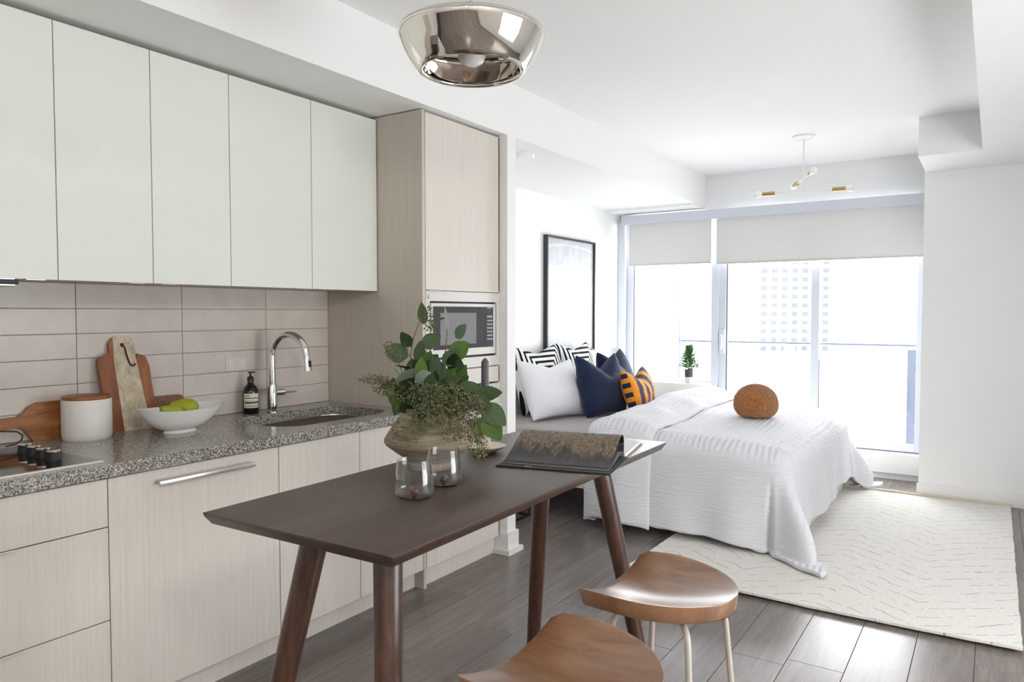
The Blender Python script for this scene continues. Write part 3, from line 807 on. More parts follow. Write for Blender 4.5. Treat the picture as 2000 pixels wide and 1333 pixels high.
# paddle board on its side
pb = thing('paddle_board', 'brown wooden paddle board lying on its edge beside the canister', 'cutting board', (-3.06, 1.40, CT))
pts = [lp(0.21, 0.0), lp(0.228, 0.02), lp(0.228, 0.125), lp(0.21, 0.148), lp(0.03, 0.146), lp(0.0, 0.132), lp(-0.018, 0.108), lp(-0.04, 0.098), lp(-0.16, 0.098), lp(-0.20, 0.092), lp(-0.215, 0.075), lp(-0.20, 0.056), lp(-0.16, 0.05), lp(-0.04, 0.058), lp(-0.018, 0.048), lp(-0.004, 0.022), lp(0.012, 0.0)]
pbm = prism(bmesh.new(), pts, (-0.018, 0, 0), Matrix.Translation((-3.073, 1.31, CT)) @ Matrix.Rotation(-math.radians(3), 4, 'Y'))
obj('board', pbm, ACACIA, pb)
obj('leather_loop', T([(-3.05, 1.115, 1.003), (-3.035, 1.14, 0.995), (-3.028, 1.20, 0.985), (-3.024, 1.245, 0.978), (-3.02, 1.262, 0.962), (-3.014, 1.255, 0.946), (-3.008, 1.235, 0.936), (-3.004, 1.20, 0.9325)], 0.003, 8), LEATHER, pb, 50)
# boat-shaped bowl and pears
bw = thing('bowl', 'white boat-shaped ceramic bowl holding two pears', 'bowl', (-2.80, 1.755, CT))
def bowl_pt(r_, a, zoff=0.0):
    lift = 0.014*abs(math.sin(a))**3
    prof_ = 0.012 + (0.088+lift)*(max(0.0, (r_-0.30)/0.70))**1.9 if r_ > 0.30 else 0.012
    return Vector((-2.80 + 0.105*r_*math.cos(a), 1.755 + 0.188*r_*math.sin(a)*(1+0.05*r_*math.sin(a)), CT + prof_ + zoff))
bm = bmesh.new(); seg = 64; rings = []
for q in (0.02, 0.25, 0.42, 0.6, 0.75, 0.88, 0.96, 1.0): rings.append([bm.verts.new(bowl_pt(q, 2*PI*i/seg)) for i in range(seg)])
for q in (0.975, 0.94, 0.85, 0.72, 0.55, 0.35, 0.02): rings.append([bm.verts.new(bowl_pt(q, 2*PI*i/seg, 0.007 if q < 0.96 else 0.002)) for i in range(seg)])
for a, b in zip(rings[:-1], rings[1:]):
    for i in range(seg): bm.faces.new((a[i], a[(i+1) % seg], b[(i+1) % seg], b[i]))
bm.faces.new(rings[0]); bm.faces.new(rings[-1][::-1])
obj('dish', bm, CERAM, bw, 60)
obj('foot', L([(0, CT), (0.042, CT), (0.044, CT+0.004), (0.040, CT+0.014), (0, CT+0.014)], -2.80, 1.755, 40, 1.0, 1.6), CERAM, bw, 40)
def pear(label, loc, rot, s=1.0):
    t_ = thing('pear', label, 'pear', loc, 'pears in the bowl')
    pr = [(0, -0.034), (0.016, -0.0345), (0.028, -0.026), (0.0345, -0.008), (0.0325, 0.010), (0.024, 0.028), (0.0165, 0.042), (0.012, 0.052), (0.005, 0.057), (0, 0.056)]
    Mx = Matrix.Translation(loc) @ rot @ Matrix.Scale(s, 4)
    obj('fruit', L(pr, 0, 0, 28, M=Mx), PEAR, t_, 60)
    b = T([(0, 0, 0.055), (0.003, 0.002, 0.068), (0.008, 0.005, 0.082)], [0.002, 0.0016, 0.0022], 8); b.transform(Mx)
    obj('stem', b, STEM, t_, 60)
pear('yellow-green pear with its stem pointing to the stone board', (-2.775, 1.712, CT+0.082), Matrix.Rotation(math.radians(62), 4, 'X') @ Matrix.Rotation(0.3, 4, 'Z'), 1.08)
pear('plump green pear leaning behind the other pear', (-2.825, 1.805, CT+0.092), Matrix.Rotation(math.radians(72), 4, 'X') @ Matrix.Rotation(math.radians(-25), 4, 'Y'), 1.22)
# soap bottle
sx_, sy_ = -3.035, 2.278
so = thing('soap_bottle', 'dark amber pump soap bottle with a cream striped label', 'soap bottle', (sx_, sy_, CT))
obj('bottle', L([(0, CT), (0.034, CT), (0.037, CT+0.005), (0.037, CT+0.108), (0.034, CT+0.122), (0.024, CT+0.136), (0.016, CT+0.144), (0.0145, CT+0.160), (0, CT+0.160)], sx_, sy_, 36), AMBER, so, 50)
def arc_label(r_, a0, a1, z0_, z1_, m, name, parent):
    bm_ = bmesh.new(); n_ = 16
    vs = [[bm_.verts.new((sx_+r_*math.cos(a0+(a1-a0)*i/n_), sy_+r_*math.sin(a0+(a1-a0)*i/n_), z)) for z in (z0_, z1_)] for i in range(n_+1)]
    for i in range(n_): bm_.faces.new((vs[i][0], vs[i+1][0], vs[i+1][1], vs[i][1]))
    return obj(name, bm_, m, parent, 60)
lb = arc_label(0.0374, -1.62, 0.55, CT+0.030, CT+0.100, LABEL, 'label', so)
for z0_, z1_ in ((0.036, 0.038), (0.041, 0.0425), (0.052, 0.060), (0.064, 0.0655), (0.076, 0.080)):
    arc_label(0.0377, -1.50, 0.54, CT+z0_, CT+z1_, INK, 'print_line', lb)
arc_label(0.0377, -1.45, -0.75, CT+0.088, CT+0.091, INK, 'print_line', lb)
bm = L([(0, CT+0.160), (0.016, CT+0.160), (0.016, CT+0.176), (0.010, CT+0.182), (0.005, CT+0.184), (0.0045, CT+0.20), (0, CT+0.20)], sx_, sy_, 24)
box(bm, sx_-0.007, sx_+0.007, sy_-0.012, sy_+0.024, CT+0.198, CT+0.205, 0.002)
obj('pump', bm, BLACK, so, 40)

# ------------------------------------------------------------------ dining table
tcx, tcy, hw, hl = -1.347, 1.8826, 0.3138, 0.7898
TM = Matrix.Translation((tcx, tcy, 0)) @ Matrix.Rotation(0.0195, 4, 'Z')
TZ = 0.92
tb = thing('table', 'dark walnut rectangular table on splayed round legs', 'table', (tcx, tcy, 0))
bm = bmesh.new()
a = [bm.verts.new((s1*hw, s2*hl, TZ)) for s1, s2 in ((-1, -1), (1, -1), (1, 1), (-1, 1))]
b = [bm.verts.new((s1*(hw-0.003), s2*(hl-0.003), TZ-0.010)) for s1, s2 in ((-1, -1), (1, -1), (1, 1), (-1, 1))]
c_ = [bm.verts.new((s1*(hw-0.016), s2*(hl-0.016), TZ-0.030)) for s1, s2 in ((-1, -1), (1, -1), (1, 1), (-1, 1))]
bm.faces.new(a); bm.faces.new(c_[::-1])
for p, q in ((a, b), (b, c_)):
    for i in range(4): bm.faces.new((p[i], q[i], q[(i+1) % 4], p[(i+1) % 4]))
bmesh.ops.bevel(bm, geom=bm.edges[:], offset=0.0018, segments=2, profile=0.5, affect='EDGES')
bm.transform(TM)
obj('tabletop', bm, WALNUT, tb, 35)
for s1, s2 in ((-1, -1), (1, -1), (-1, 1), (1, 1)):
    top = TM @ Vector((s1*(hw-0.198), s2*(hl-0.2066), 0.895)); foot = TM @ Vector((s1*(hw-0.198+0.1375), s2*(hl-0.2066+0.1526), 0.0))
    n_ = 10; pp = [top.lerp(foot, k/n_) for k in range(n_+1)]; rr = [0.0365-0.009*(k/n_) for k in range(n_+1)]
    lg = T(pp, rr, 28)
    for v in lg.verts:
        if v.co.z < 0.0: v.co.z = 0.0005
        if v.co.z > 0.8895: v.co.z = 0.8895
    obj('leg', lg, WALNUTL, tb, 40)
bm = bmesh.new()
for s2 in (-1, 1): box(bm, -0.13, 0.13, s2*(hl-0.2066)-0.02, s2*(hl-0.2066)+0.02, 0.865, 0.8895)
box(bm, -0.025, 0.025, -0.60, 0.60, 0.865, 0.8895); bm.transform(TM)
obj('under_frame', bm, WALNUTL, tb)

# ------------------------------------------------------------------ stools
def seat_half(x): 
    if x < -0.08: return 0.205 + 0.010*sstep(-0.19, -0.08, x)
    return 0.215*math.sqrt(max(0.0, 1-((x+0.08)/0.272)**2))
def seat_z(x, y):
    return 0.052*(abs(y)/0.215)**2.0 + 0.042*max(0.0, (x+0.06)/0.25)**2
def stool(label, loc, rz):
    r_ = thing('stool', label, 'stool', (0, 0, 0), 'saddle-seat counter stools')
    OFF[r_] = Vector((0, 0, 0))
    bm_ = bmesh.new(); nx, ny = 30, 30
    top_, bot_ = [], []
    def sx(i):
        t_ = i/nx; return -0.19 + 0.381*(1-(1-t_)**1.7)
    zt = 0.602
    for i in range(nx+1):
        x_ = sx(i); w_ = max(seat_half(x_), 0.006); w_ = w_ - (0.022*(1-sstep(-0.19, -0.165, x_)) if x_ < -0.165 else 0)
        top_.append([bm_.verts.new((x_, w_*(2*j/ny-1), zt+seat_z(x_, w_*(2*j/ny-1)))) for j in range(ny+1)])
        xb_ = x_*0.965; wb_ = w_*0.955
        bot_.append([bm_.verts.new((xb_, wb_*(2*j/ny-1), zt-0.036+0.72*seat_z(x_, w_*(2*j/ny-1)))) for j in range(ny+1)])
    for i in range(nx):
        for j in range(ny):
            bm_.faces.new((top_[i][j], top_[i+1][j], top_[i+1][j+1], top_[i][j+1]))
            bm_.faces.new((bot_[i][j], bot_[i][j+1], bot_[i+1][j+1], bot_[i+1][j]))
    for i in range(nx):
        for j in (0, ny): bm_.faces.new((top_[i][j], top_[i+1][j], bot_[i+1][j], bot_[i][j]))
    for j in range(ny):
        for i in (0, nx): bm_.faces.new((top_[i][j], top_[i][j+1], bot_[i][j+1], bot_[i][j]))
    bmesh.ops.recalc_face_normals(bm_, faces=bm_.faces[:])
    rim = [e for e in bm_.edges if len(e.link_faces) == 2 and e.calc_face_angle(0) > 1.0]
    bmesh.ops.bevel(bm_, geom=rim, offset=0.004, segments=2, profile=0.5, affect='EDGES')
    obj('seat', bm_, SEATW, r_, 50)
    for s1 in (-1, 1):
        for s2 in (-1, 1):
            p = [(s1*0.03, s2*0.03, 0.578), (s1*0.075, s2*0.085, 0.577), (s1*0.092, s2*0.104, 0.574), (s1*0.106, s2*0.119, 0.563), (s1*0.113, s2*0.127, 0.543), (s1*0.117, s2*0.132, 0.51)]
            for k in range(1, 9): p.append((s1*(0.117+0.038*k/8), s2*(0.132+0.042*k/8), 0.51-0.509*k/8))
            obj('leg', T(p, 0.0088, 12), POWDER, r_, 50)
    ring = []
    for s1, s2 in ((-1, -1), (1, -1), (1, 1), (-1, 1), (-1, -1)): ring.append((s1*0.135, s2*0.152, 0.25))
    fb = bmesh.new()
    for k in range(4): tube(fb, [ring[k], ring[k+1]], 0.0075, 10)
    obj('foot_rest', fb, POWDER, r_, 50)
    obj('mount_plate', B(-0.06, 0.06, -0.06, 0.06, 0.572, 0.580), POWDER, r_)
    r_.location = loc; r_.rotation_euler = (0, 0, rz)
    return r_
stool('warm brown saddle-seat stool nearest the camera, cut off by the frame', (-0.755, 1.405, 0), math.radians(-3))
stool('warm brown saddle-seat stool beside the open book end of the table', (-0.765, 1.985, 0), math.radians(-4))

# ------------------------------------------------------------------ things on the table
vx, vy = -1.512, 1.815
va = thing('vase', 'rough taupe clay vase with a wide belly on a narrow foot', 'vase', (vx, vy, TZ))
pr = [(0, TZ), (0.070, TZ), (0.074, TZ+0.004), (0.070, TZ+0.022), (0.082, TZ+0.034), (0.112, TZ+0.056), (0.138, TZ+0.078), (0.145, TZ+0.088), (0.143, TZ+0.098), (0.130, TZ+0.124), (0.112, TZ+0.150), (0.098, TZ+0.172), (0.092, TZ+0.188), (0.096, TZ+0.198), (0.090, TZ+0.199), (0.084, TZ+0.188), (0.088, TZ+0.17), (0.11, TZ+0.13), (0.125, TZ+0.09), (0.07, TZ+0.03), (0, TZ+0.022)]
bm = L(pr, vx, vy, 72)
for v in bm.verts:
    d_ = Vector((v.co.x-vx, v.co.y-vy, 0))
    if d_.length > 0.04:
        k_ = noise.noise(Vector((d_.x*4, d_.y*4, v.co.z*55)))*0.0035 + math.sin(math.atan2(d_.y, d_.x)*3+v.co.z*40)*0.0018
        v.co += d_.normalized()*k_
obj('body', bm, VASE, va, 50)

def tumbler(label, loc, bead, s=1.0):
    g = thing('tumbler', label, 'glass', loc, 'clear tumblers on the table')
    x_, y_, z_ = loc
    p = [(0, z_+0.0), (0.034*s, z_+0.0), (0.046*s, z_+0.004), (0.0525*s, z_+0.014), (0.0535*s, z_+0.026), (0.050*s, z_+0.070), (0.0455*s, z_+0.104), (0.0452*s, z_+0.1055), (0.0445*s, z_+0.104), (0.049*s, z_+0.070), (0.0523*s, z_+0.026), (0.051*s, z_+0.016), (0.045*s, z_+0.0075), (0.033*s, z_+0.0045), (0, z_+0.0045)]
    obj('wall', L(p, x_, y_, 56), GLASS, g, 60)
    obj('bead', sph(bmesh.new(), (x_, y_, z_+0.0165), 0.0115, 3), bead, g, 60)
tumbler('clear tumbler with an amber-red bead, nearest glass on the table', (-1.300, 1.492, TZ), REDG, 1.0)
tumbler('clear tumbler with a navy bead, just behind the other glass', (-1.327, 1.652, TZ), BLUEG, 1.0)

hx, hy = -1.523, 2.135
ch = thing('candle_holder', 'cream stone candle holder with a wide saucer', 'candle holder', (hx, hy, TZ))
obj('saucer', L([(0, TZ), (0.035, TZ), (0.052, TZ+0.008), (0.074, TZ+0.020), (0.0755, TZ+0.0225), (0.073, TZ+0.0225), (0.050, TZ+0.0125), (0.03, TZ+0.009), (0, TZ+0.009)], hx, hy, 48), HOLD, ch, 50)
obj('cup', L([(0, TZ+0.009), (0.026, TZ+0.009), (0.021, TZ+0.014), (0.020, TZ+0.02), (0.020, TZ+0.060), (0.0185, TZ+0.061), (0.0145, TZ+0.061), (0.0145, TZ+0.03), (0, TZ+0.03)], hx, hy, 36), HOLD, ch, 50)
cn = thing('candle', 'charcoal grey taper candle standing in the cream holder', 'candle', (hx, hy, TZ+0.03))
obj('wax', L([(0, TZ+0.0305), (0.0138, TZ+0.0305), (0.0140, TZ+0.318), (0.0135, TZ+0.325), (0.004, TZ+0.337), (0, TZ+0.337)], hx, hy, 10), CANDLE, cn, 20)
obj('wick', T([(hx, hy, TZ+0.337), (hx+0.001, hy, TZ+0.343)], 0.0012, 6), LABEL, cn)

# open book: local frame, u along the spine (towards the camera right), w away from the camera
bo = thing('book', 'large open picture book with its near pages arching up', 'book', (-1.18, 2.2, TZ))
P0 = Vector((-1.343, 1.940, TZ)); P1 = Vector((-0.976, 2.023, TZ))
U_ = (P1-P0).normalized(); W_ = Vector((-U_.y, U_.x, 0)); LEN = (P1-P0).length
BM_ = Matrix(((U_.x, W_.x, 0, P0.x), (U_.y, W_.y, 0, P0.y), (0, 0, 1, TZ), (0, 0, 0, 1)))
def slab(prof, th, u0_, u1_, m, name, parent, uv=False, n=None):
    """thin sheet following prof [(w,z)] extruded along u, with thickness th"""
    bm_ = bmesh.new(); rows = []
    for k, (w_, z_) in enumerate(prof):
        a_ = prof[max(k-1, 0)]; b_ = prof[min(k+1, len(prof)-1)]
        t_ = Vector((b_[0]-a_[0], b_[1]-a_[1])).normalized(); nn = Vector((-t_.y, t_.x))
        rows.append([bm_.verts.new((u_, w_+nn.x*s_, z_+nn.y*s_)) for u_ in (u0_, u1_) for s_ in (0, th)])
    uvl = bm_.loops.layers.uv.new('UVMap')
    for k in range(len(rows)-1):
        p_, q_ = rows[k], rows[k+1]
        for i, j in ((0, 1), (1, 3), (3, 2), (2, 0)):
            f_ = bm_.faces.new((p_[i], p_[j], q_[j], q_[i]))
            for lp_, (uu, vv) in zip(f_.loops, ((i, k), (j, k), (j, k+1), (i, k+1))):
                lp_[uvl].uv = (1.0 if uu >= 2 else 0.0, vv/(len(rows)-1))
    bm_.faces.new((rows[0][0], rows[0][1], rows[0][3], rows[0][2])); bm_.faces.new((rows[-1][0], rows[-1][1], rows[-1][3], rows[-1][2]))
    bm_.transform(BM_)
    return obj(name, bm_, m, parent, 50)
cover = [(0.0, 0.0035), (0.10, 0.0035), (0.20, 0.0038), (0.285, 0.004)]
slab([(w_, z_-0.0035) for w_, z_ in cover], 0.004, 0.0, LEN, BOOKB, 'cover', bo)
slab([(0.004, 0.0046), (0.07, 0.0046), (0.28, 0.006)], 0.001, 0.004, LEN-0.003, BOOKC, 'endpaper', bo)
def cr(v, n_=6):
    v = [Vector(p) for p in v]; out = []
    for i in range(len(v)-1):
        p0 = v[max(i-1, 0)]; p1 = v[i]; p2 = v[i+1]; p3 = v[min(i+2, len(v)-1)]
        for k in range(n_):
            t_ = k/n_; out.append(0.5*((2*p1)+(-p0+p2)*t_+(2*p0-5*p1+4*p2-p3)*t_*t_+(-p0+3*p1-3*p2+p3)*t_**3))
    return [tuple(q) for q in out+[v[-1]]]
leafp = cr([(0.052, 0.011), (0.085, 0.022), (0.130, 0.041), (0.175, 0.062), (0.215, 0.079), (0.245, 0.086), (0.268, 0.080), (0.279, 0.062), (0.279, 0.035), (0.277, 0.010)])
slab(leafp, 0.0012, 0.010, LEN-0.014, PHOTO, 'photo_page', bo)
slab([(w_-0.002, z_-0.004) for w_, z_ in leafp], 0.0015, 0.010, LEN-0.016, BOOKB, 'page', bo)
lo_ = cr([(0.040, 0.009), (0.075, 0.013), (0.130, 0.028), (0.185, 0.046), (0.230, 0.058), (0.258, 0.054), (0.270, 0.038), (0.275, 0.010)])
slab(lo_, 0.0010, 0.008, LEN-0.013, BOOKC, 'page', bo)
lo2 = cr([(0.034, 0.0075), (0.075, 0.010), (0.140, 0.017), (0.20, 0.026), (0.245, 0.028), (0.268, 0.018), (0.274, 0.008)])
slab(lo2, 0.0010, 0.006, LEN-0.012, PAPERG, 'page', bo)
slab([(0.285, 0.0), (0.40, 0.0), (0.575, 0.0)], 0.003, 0.0, LEN-0.005, PAPERG, 'cover', bo)
slab([(0.290, 0.003), (0.33, 0.003), (0.45, 0.003), (0.565, 0.003)], 0.010, 0.004, LEN-0.012, PAPER, 'page_stack', bo)
slab([(0.286, 0.0145), (0.33, 0.0145), (0.45, 0.014), (0.560, 0.0135)], 0.0008, 0.004, LEN-0.018, PAPER, 'page', bo)
# small pale illegible print near the cover edge
bm = bmesh.new()
for u0_, u1_, w0_, w1_ in ((0.096, 0.100, 0.012, 0.020), (0.098, 0.106, 0.0115, 0.0135), (0.105, 0.108, 0.012, 0.019), (0.113, 0.119, 0.012, 0.015), (0.114, 0.118, 0.018, 0.020)):
    box(bm, u0_, u1_, w0_, w1_, 0.0058, 0.0060, M=BM_)
obj('title_print', bm, PAPER, bo)

# ------------------------------------------------------------------ greenery in the vase
bq = thing('eucalyptus_bouquet', 'loose eucalyptus bouquet with broad leaves and seed sprays in the vase', 'plant', (vx, vy, TZ+0.19))
VD = 2.36
neck = Vector((vx, vy, TZ+0.16))
leaf_cache = {}
def leaf_mesh(m, curl):
    key = (m.name, curl)
    if key in leaf_cache: return leaf_cache[key]
    bm_ = bmesh.new(); n_ = 8; rows = []
    for i in range(n_+1):
        t_ = i/n_; wd = 0.5*math.sin(PI*min(1.0, t_**0.8))**0.75*(1-0.12*t_)
        if i in (0, n_): wd = 0.012
        zc = curl*0.5*(t_-0.2)**2
        rows.append([bm_.verts.new((s_*wd, t_, zc + 0.10*abs(s_)**1.5*wd)) for s_ in (-1, -0.5, 0, 0.5, 1)])
    for i in range(n_):
        for j in range(4): bm_.faces.new((rows[i][j], rows[i][j+1], rows[i+1][j+1], rows[i+1][j]))
    bmesh.ops.solidify(bm_, geom=bm_.faces[:], thickness=0.004)
    me = bpy.data.meshes.new('leaf'); bm_.to_mesh(me); bm_.free()
    for p_ in me.polygons: p_.use_smooth = True
    me.set_sharp_from_angle(angle=math.radians(45))
    me.materials.append(m); leaf_cache[key] = me; return me
def leaf(px, py, ang, length, width, m, dd=0.0, tilt=0.3, curl=0.35):
    """leaf centred on a point of the bouquet; ang = direction of the tip in degrees, 0 right, 90 up"""
    c0 = at(px, py, VD+dd)
    a_ = math.radians(ang)
    ydir = (RT*math.cos(a_) + UP*math.sin(a_)).normalized()
    zdir = -FW
    ydir = (ydir + zdir*(0.35*math.sin(tilt*3))).normalized()
    xdir = ydir.cross(zdir).normalized(); zdir = xdir.cross(ydir).normalized()
    xr = (xdir*math.cos(tilt) + zdir*math.sin(tilt)).normalized(); zr = xr.cross(ydir)
    sL = length/FPX*VD; sW = width/FPX*VD
    base = c0 - ydir*sL*0.5
    Mx = Matrix((xr.to_4d()*sW, ydir.to_4d()*sL, zr.to_4d()*sL*0.6, (0, 0, 0, 1))).transposed()
    for k in range(3): Mx[k][3] = (base-OFF[bq])[k]
    Mx[3] = (0, 0, 0, 1)
    o = bpy.data.objects.new('leaf', leaf_mesh(m, curl)); COL.objects.link(o); o.parent = bq; o.matrix_local = Mx
    return base
stems = bmesh.new()
def stem(pts, r0=0.0028, r1=0.0014):
    v = [neck] + [at(*p) if len(p) == 3 else at(p[0], p[1], VD) for p in pts]
    # smooth through the points
    out = []
    for i in range(len(v)-1):
        p0 = v[max(i-1, 0)]; p1 = v[i]; p2 = v[i+1]; p3 = v[min(i+2, len(v)-1)]
        for k in range(5):
            t_ = k/5
            out.append(0.5*((2*p1)+(-p0+p2)*t_+(2*p0-5*p1+4*p2-p3)*t_*t_+(-p0+3*p1-3*p2+p3)*t_**3))
    out.append(v[-1])
    rr = [r0+(r1-r0)*k/(len(out)-1) for k in range(len(out))]
    return obj('stem', T(out, rr, 7), STEM, bq, 60)
stem([(820, 760), (803, 715), (806, 670), (818, 632), (828, 615)])
stem([(858, 755), (866, 715), (872, 665), (874, 628), (873, 606)])
stem([(800, 765), (776, 700), (768, 690)], 0.0022, 0.001)
stem([(815, 720), (796, 690), (790, 670)], 0.002, 0.001)
stem([(868, 720), (885, 702), (896, 690)], 0.002, 0.001)
stem([(836, 740), (832, 700), (836, 675)], 0.002, 0.001)
stem([(880, 765, VD-0.05), (915, 775, VD-0.08), (950, 800, VD-0.10), (972, 832, VD-0.10)], 0.0026, 0.0012)
stem([(900, 790, VD-0.12), (925, 840, VD-0.15), (938, 878, VD-0.16)], 0.002, 0.001)
stem([(790, 760, VD-0.03), (745, 745, VD-0.05), (710, 738, VD-0.06)], 0.0022, 0.001)
stem([(818, 790, VD-0.13), (800, 840, VD-0.17)], 0.002, 0.001)
stem([(840, 660), (848, 648), (852, 640)], 0.0018, 0.0008)
LV = [  # px, py, tip angle, length, width, material, depth offset, tilt
 (826, 612, 92, 46, 24, LEAFD, 0.0, 0.3), (793, 663, 120, 36, 27, LEAFD, 0.0, 0.25), (774, 688, 155, 50, 44, LEAFD, 0.02, 0.2),
 (821, 688, 80, 50, 30, LEAFD, 0.0, 0.35), (843, 666, 25, 44, 34, LEAFD, -0.01, 0.2), (874, 623, 96, 50, 22, LEAFW, -0.02, 1.1),
 (899, 683, 35, 46, 40, LEAFG, -0.02, 0.2), (901, 647, 48, 38, 28, LEAFS, 0.05, 0.5), (880, 725, 28, 40, 17, LEAFS, -0.02, 0.5),
 (858, 625, 10, 40, 9, LEAFS, 0.03, 0.8), (836, 706, 70, 46, 34, LEAFD, -0.02, 0.3), (851, 716, 100, 42, 30, LEAFG, -0.03, 0.3), (820, 715, 130, 40, 30, LEAFD, -0.01, 0.4),
 (795, 738, 200, 58, 34, LEAFS, -0.03, 0.4), (777, 727, 130, 28, 12, LEAFW, -0.03, 1.0), (788, 716, 165, 36, 8, LEAFD, 0.0, 0.9), (826, 745, 230, 46, 40, LEAFS, -0.06, 0.3),
 (846, 748, 80, 36, 24, LEAFW, -0.08, 0.7), (880, 746, 15, 50, 26, LEAFD, -0.04, 0.5), (866, 760, 320, 44, 32, LEAFD, -0.07, 0.4),
 (918, 766, 10, 62, 46, LEAFD, -0.06, 0.25), (955, 770, 5, 58, 34, LEAFD, -0.04, 0.35), (935, 788, 340, 62, 40, LEAFD, -0.09, 0.4), (966, 812, 318, 60, 44, LEAFD, -0.08, 0.25),
 (962, 838, 305, 56, 42, LEAFG, -0.09, 0.2), (936, 838, 280, 40, 34, LEAFG, -0.07, 0.45), (950, 800, 350, 56, 24, LEAFD, -0.02, 0.7), (778, 790, 250, 50, 32, LEAFS, 0.03, 0.35), (806, 770, 215, 44, 34, LEAFD, -0.05, 0.35),
 (845, 795, 260, 46, 40, LEAFD, -0.10, 0.3), (820, 805, 240, 44, 34, LEAFS, -0.11, 0.5), (880, 800, 285, 46, 38, LEAFD, -0.10, 0.35), (862, 780, 60, 40, 30, LEAFD, -0.08, 0.3),
 (905, 745, 40, 34, 22, LEAFD, -0.02, 0.4), (838, 770, 150, 44, 34, LEAFD, -0.09, 0.3), (895, 775, 330, 46, 34, LEAFD, -0.09, 0.5), (760, 752, 190, 40, 24, LEAFD, 0.0, 0.5), (800, 752, 175, 48, 32, LEAFD, -0.05, 0.3)]
for a in LV: leaf(*a)
rl_ = random.Random(21)
for k in range(14):
    x_, y_ = rl_.uniform(785, 905), rl_.uniform(696, 748)
    leaf(x_, y_, math.degrees(math.atan2(800-y_, x_-845))+rl_.uniform(-40, 40), rl_.uniform(36, 52), rl_.uniform(26, 40), rl_.choice((LEAFD, LEAFD, LEAFS, LEAFG)), rl_.uniform(-0.05, 0.08), rl_.uniform(0.1, 0.6))
for k in range(26):
    a_ = rl_.uniform(0, 2*PI); q_ = math.sqrt(rl_.random())
    x_, y_ = 850+82*q_*math.cos(a_), 772+34*q_*math.sin(a_)
    leaf(x_, y_, math.degrees(math.atan2(790-y_, x_-850))+rl_.uniform(-50, 50), rl_.uniform(36, 54), rl_.uniform(26, 38), rl_.choice((LEAFD, LEAFD, LEAFS, LEAFG)), rl_.uniform(-0.09, 0.05), rl_.uniform(0.1, 0.7))
# seed sprays: too fine to pick apart
rs = random.Random(5)
sd = bmesh.new(); sd2 = bmesh.new(); tw = bmesh.new()
def spray(px, py, rx, ry, n_, dd, big=1.0, tan=0.3):
    for _ in range(int(n_*1.7)):
        a_ = rs.uniform(0, 2*PI); q_ = math.sqrt(rs.random())
        p_ = at(px+rx*q_*math.cos(a_), py+ry*q_*math.sin(a_), VD+dd+rs.uniform(-0.035, 0.035))
        r_ = rs.uniform(0.0017, 0.0030)*big
        tgt = sd2 if rs.random() < tan else sd
        t_ = bmesh.new(); bmesh.ops.create_icosphere(t_, subdivisions=1, radius=r_)
        bmesh.ops.scale(t_, vec=(1, 1, 1.25), verts=t_.verts[:]); bmesh.ops.translate(t_, vec=p_, verts=t_.verts[:])
        me_ = bpy.data.meshes.new('t'); t_.to_mesh(me_); t_.free(); tgt.from_mesh(me_); bpy.data.meshes.remove(me_)
        if rs.random() < 0.55:
            e_ = p_ + Vector((rs.uniform(-1, 1), rs.uniform(-1, 1), rs.uniform(-0.6, 1))).normalized()*0.016
            tube(tw, [p_, e_], 0.0007, 4, False)
for a in ((725, 740, 24, 10, 40, -0.05, 1.0, 0.8), (755, 755, 28, 20, 80, -0.03, 1.0, 0.4), (790, 768, 40, 22, 120, -0.08, 1.1, 0.2), (835, 775, 40, 26, 130, -0.13, 1.1, 0.15),
          (880, 780, 40, 30, 150, -0.14, 1.1, 0.15), (915, 800, 32, 30, 130, -0.13, 1.1, 0.2), (840, 815, 48, 26, 130, -0.17, 1.0, 0.2), (800, 835, 36, 24, 80, -0.17, 1.0, 0.3),
          (905, 835, 26, 30, 90, -0.16, 1.0, 0.4), (930, 862, 22, 24, 60, -0.17, 1.1, 0.4), (938, 888, 14, 10, 26, -0.17, 1.2, 0.3), (882, 846, 26, 16, 40, -0.15, 0.9, 0.4),
          (790, 860, 26, 16, 34, -0.18, 0.9, 0.4), (838, 625, 12, 26, 34, 0.0, 1.2, 0.0), (760, 680, 12, 16, 24, 0.0, 1.0, 0.5), (770, 695, 20, 10, 16, -0.01, 0.9, 0.6), (860, 800, 50, 30, 90, -0.15, 1.0, 0.2)):
    spray(*a)
for nm, b_, m_ in (('seed_sprays', sd, SEEDG), ('seed_sprays', sd2, SEEDT), ('twigs', tw, STEM)):
    o = obj(nm, b_, m_, bq); o['kind'] = 'stuff'

# ------------------------------------------------------------------ pendant lamp over the table
px_, py_ = -1.421, 1.920
pl = thing('pendant_lamp', 'mirrored chrome bowl pendant hanging over the table', 'lamp', (px_, py_, CZ))
out_ = [(0.012, 2.338), (0.10, 2.336), (0.18, 2.332), (0.222, 2.326), (0.234, 2.318), (0.237, 2.308), (0.230, 2.296), (0.216, 2.262), (0.196, 2.230), (0.180, 2.208), (0.172, 2.198), (0.164, 2.193), (0.156, 2.195), (0.153, 2.202), (0.158, 2.214), (0.178, 2.240), (0.200, 2.275), (0.214, 2.296), (0.214, 2.308), (0.200, 2.316), (0.12, 2.324), (0.012, 2.326)]
obj('shade', L(out_, px_, py_, 96), MIRRORG, pl, 60)
obj('hub', L([(0, 2.338), (0.030, 2.338), (0.030, 2.352), (0.012, 2.368), (0.009, 2.40), (0, 2.40)], px_, py_, 28), CHROME, pl, 50)
obj('rod', T([(px_, py_, 2.395), (px_, py_, 2.735)], 0.005, 12), CHROME, pl, 50)
obj('ceiling_plate', L([(0, 2.73), (0.055, 2.73), (0.062, 2.738), (0.062, CZ), (0, CZ)], px_, py_, 36), CHROME, pl, 50)
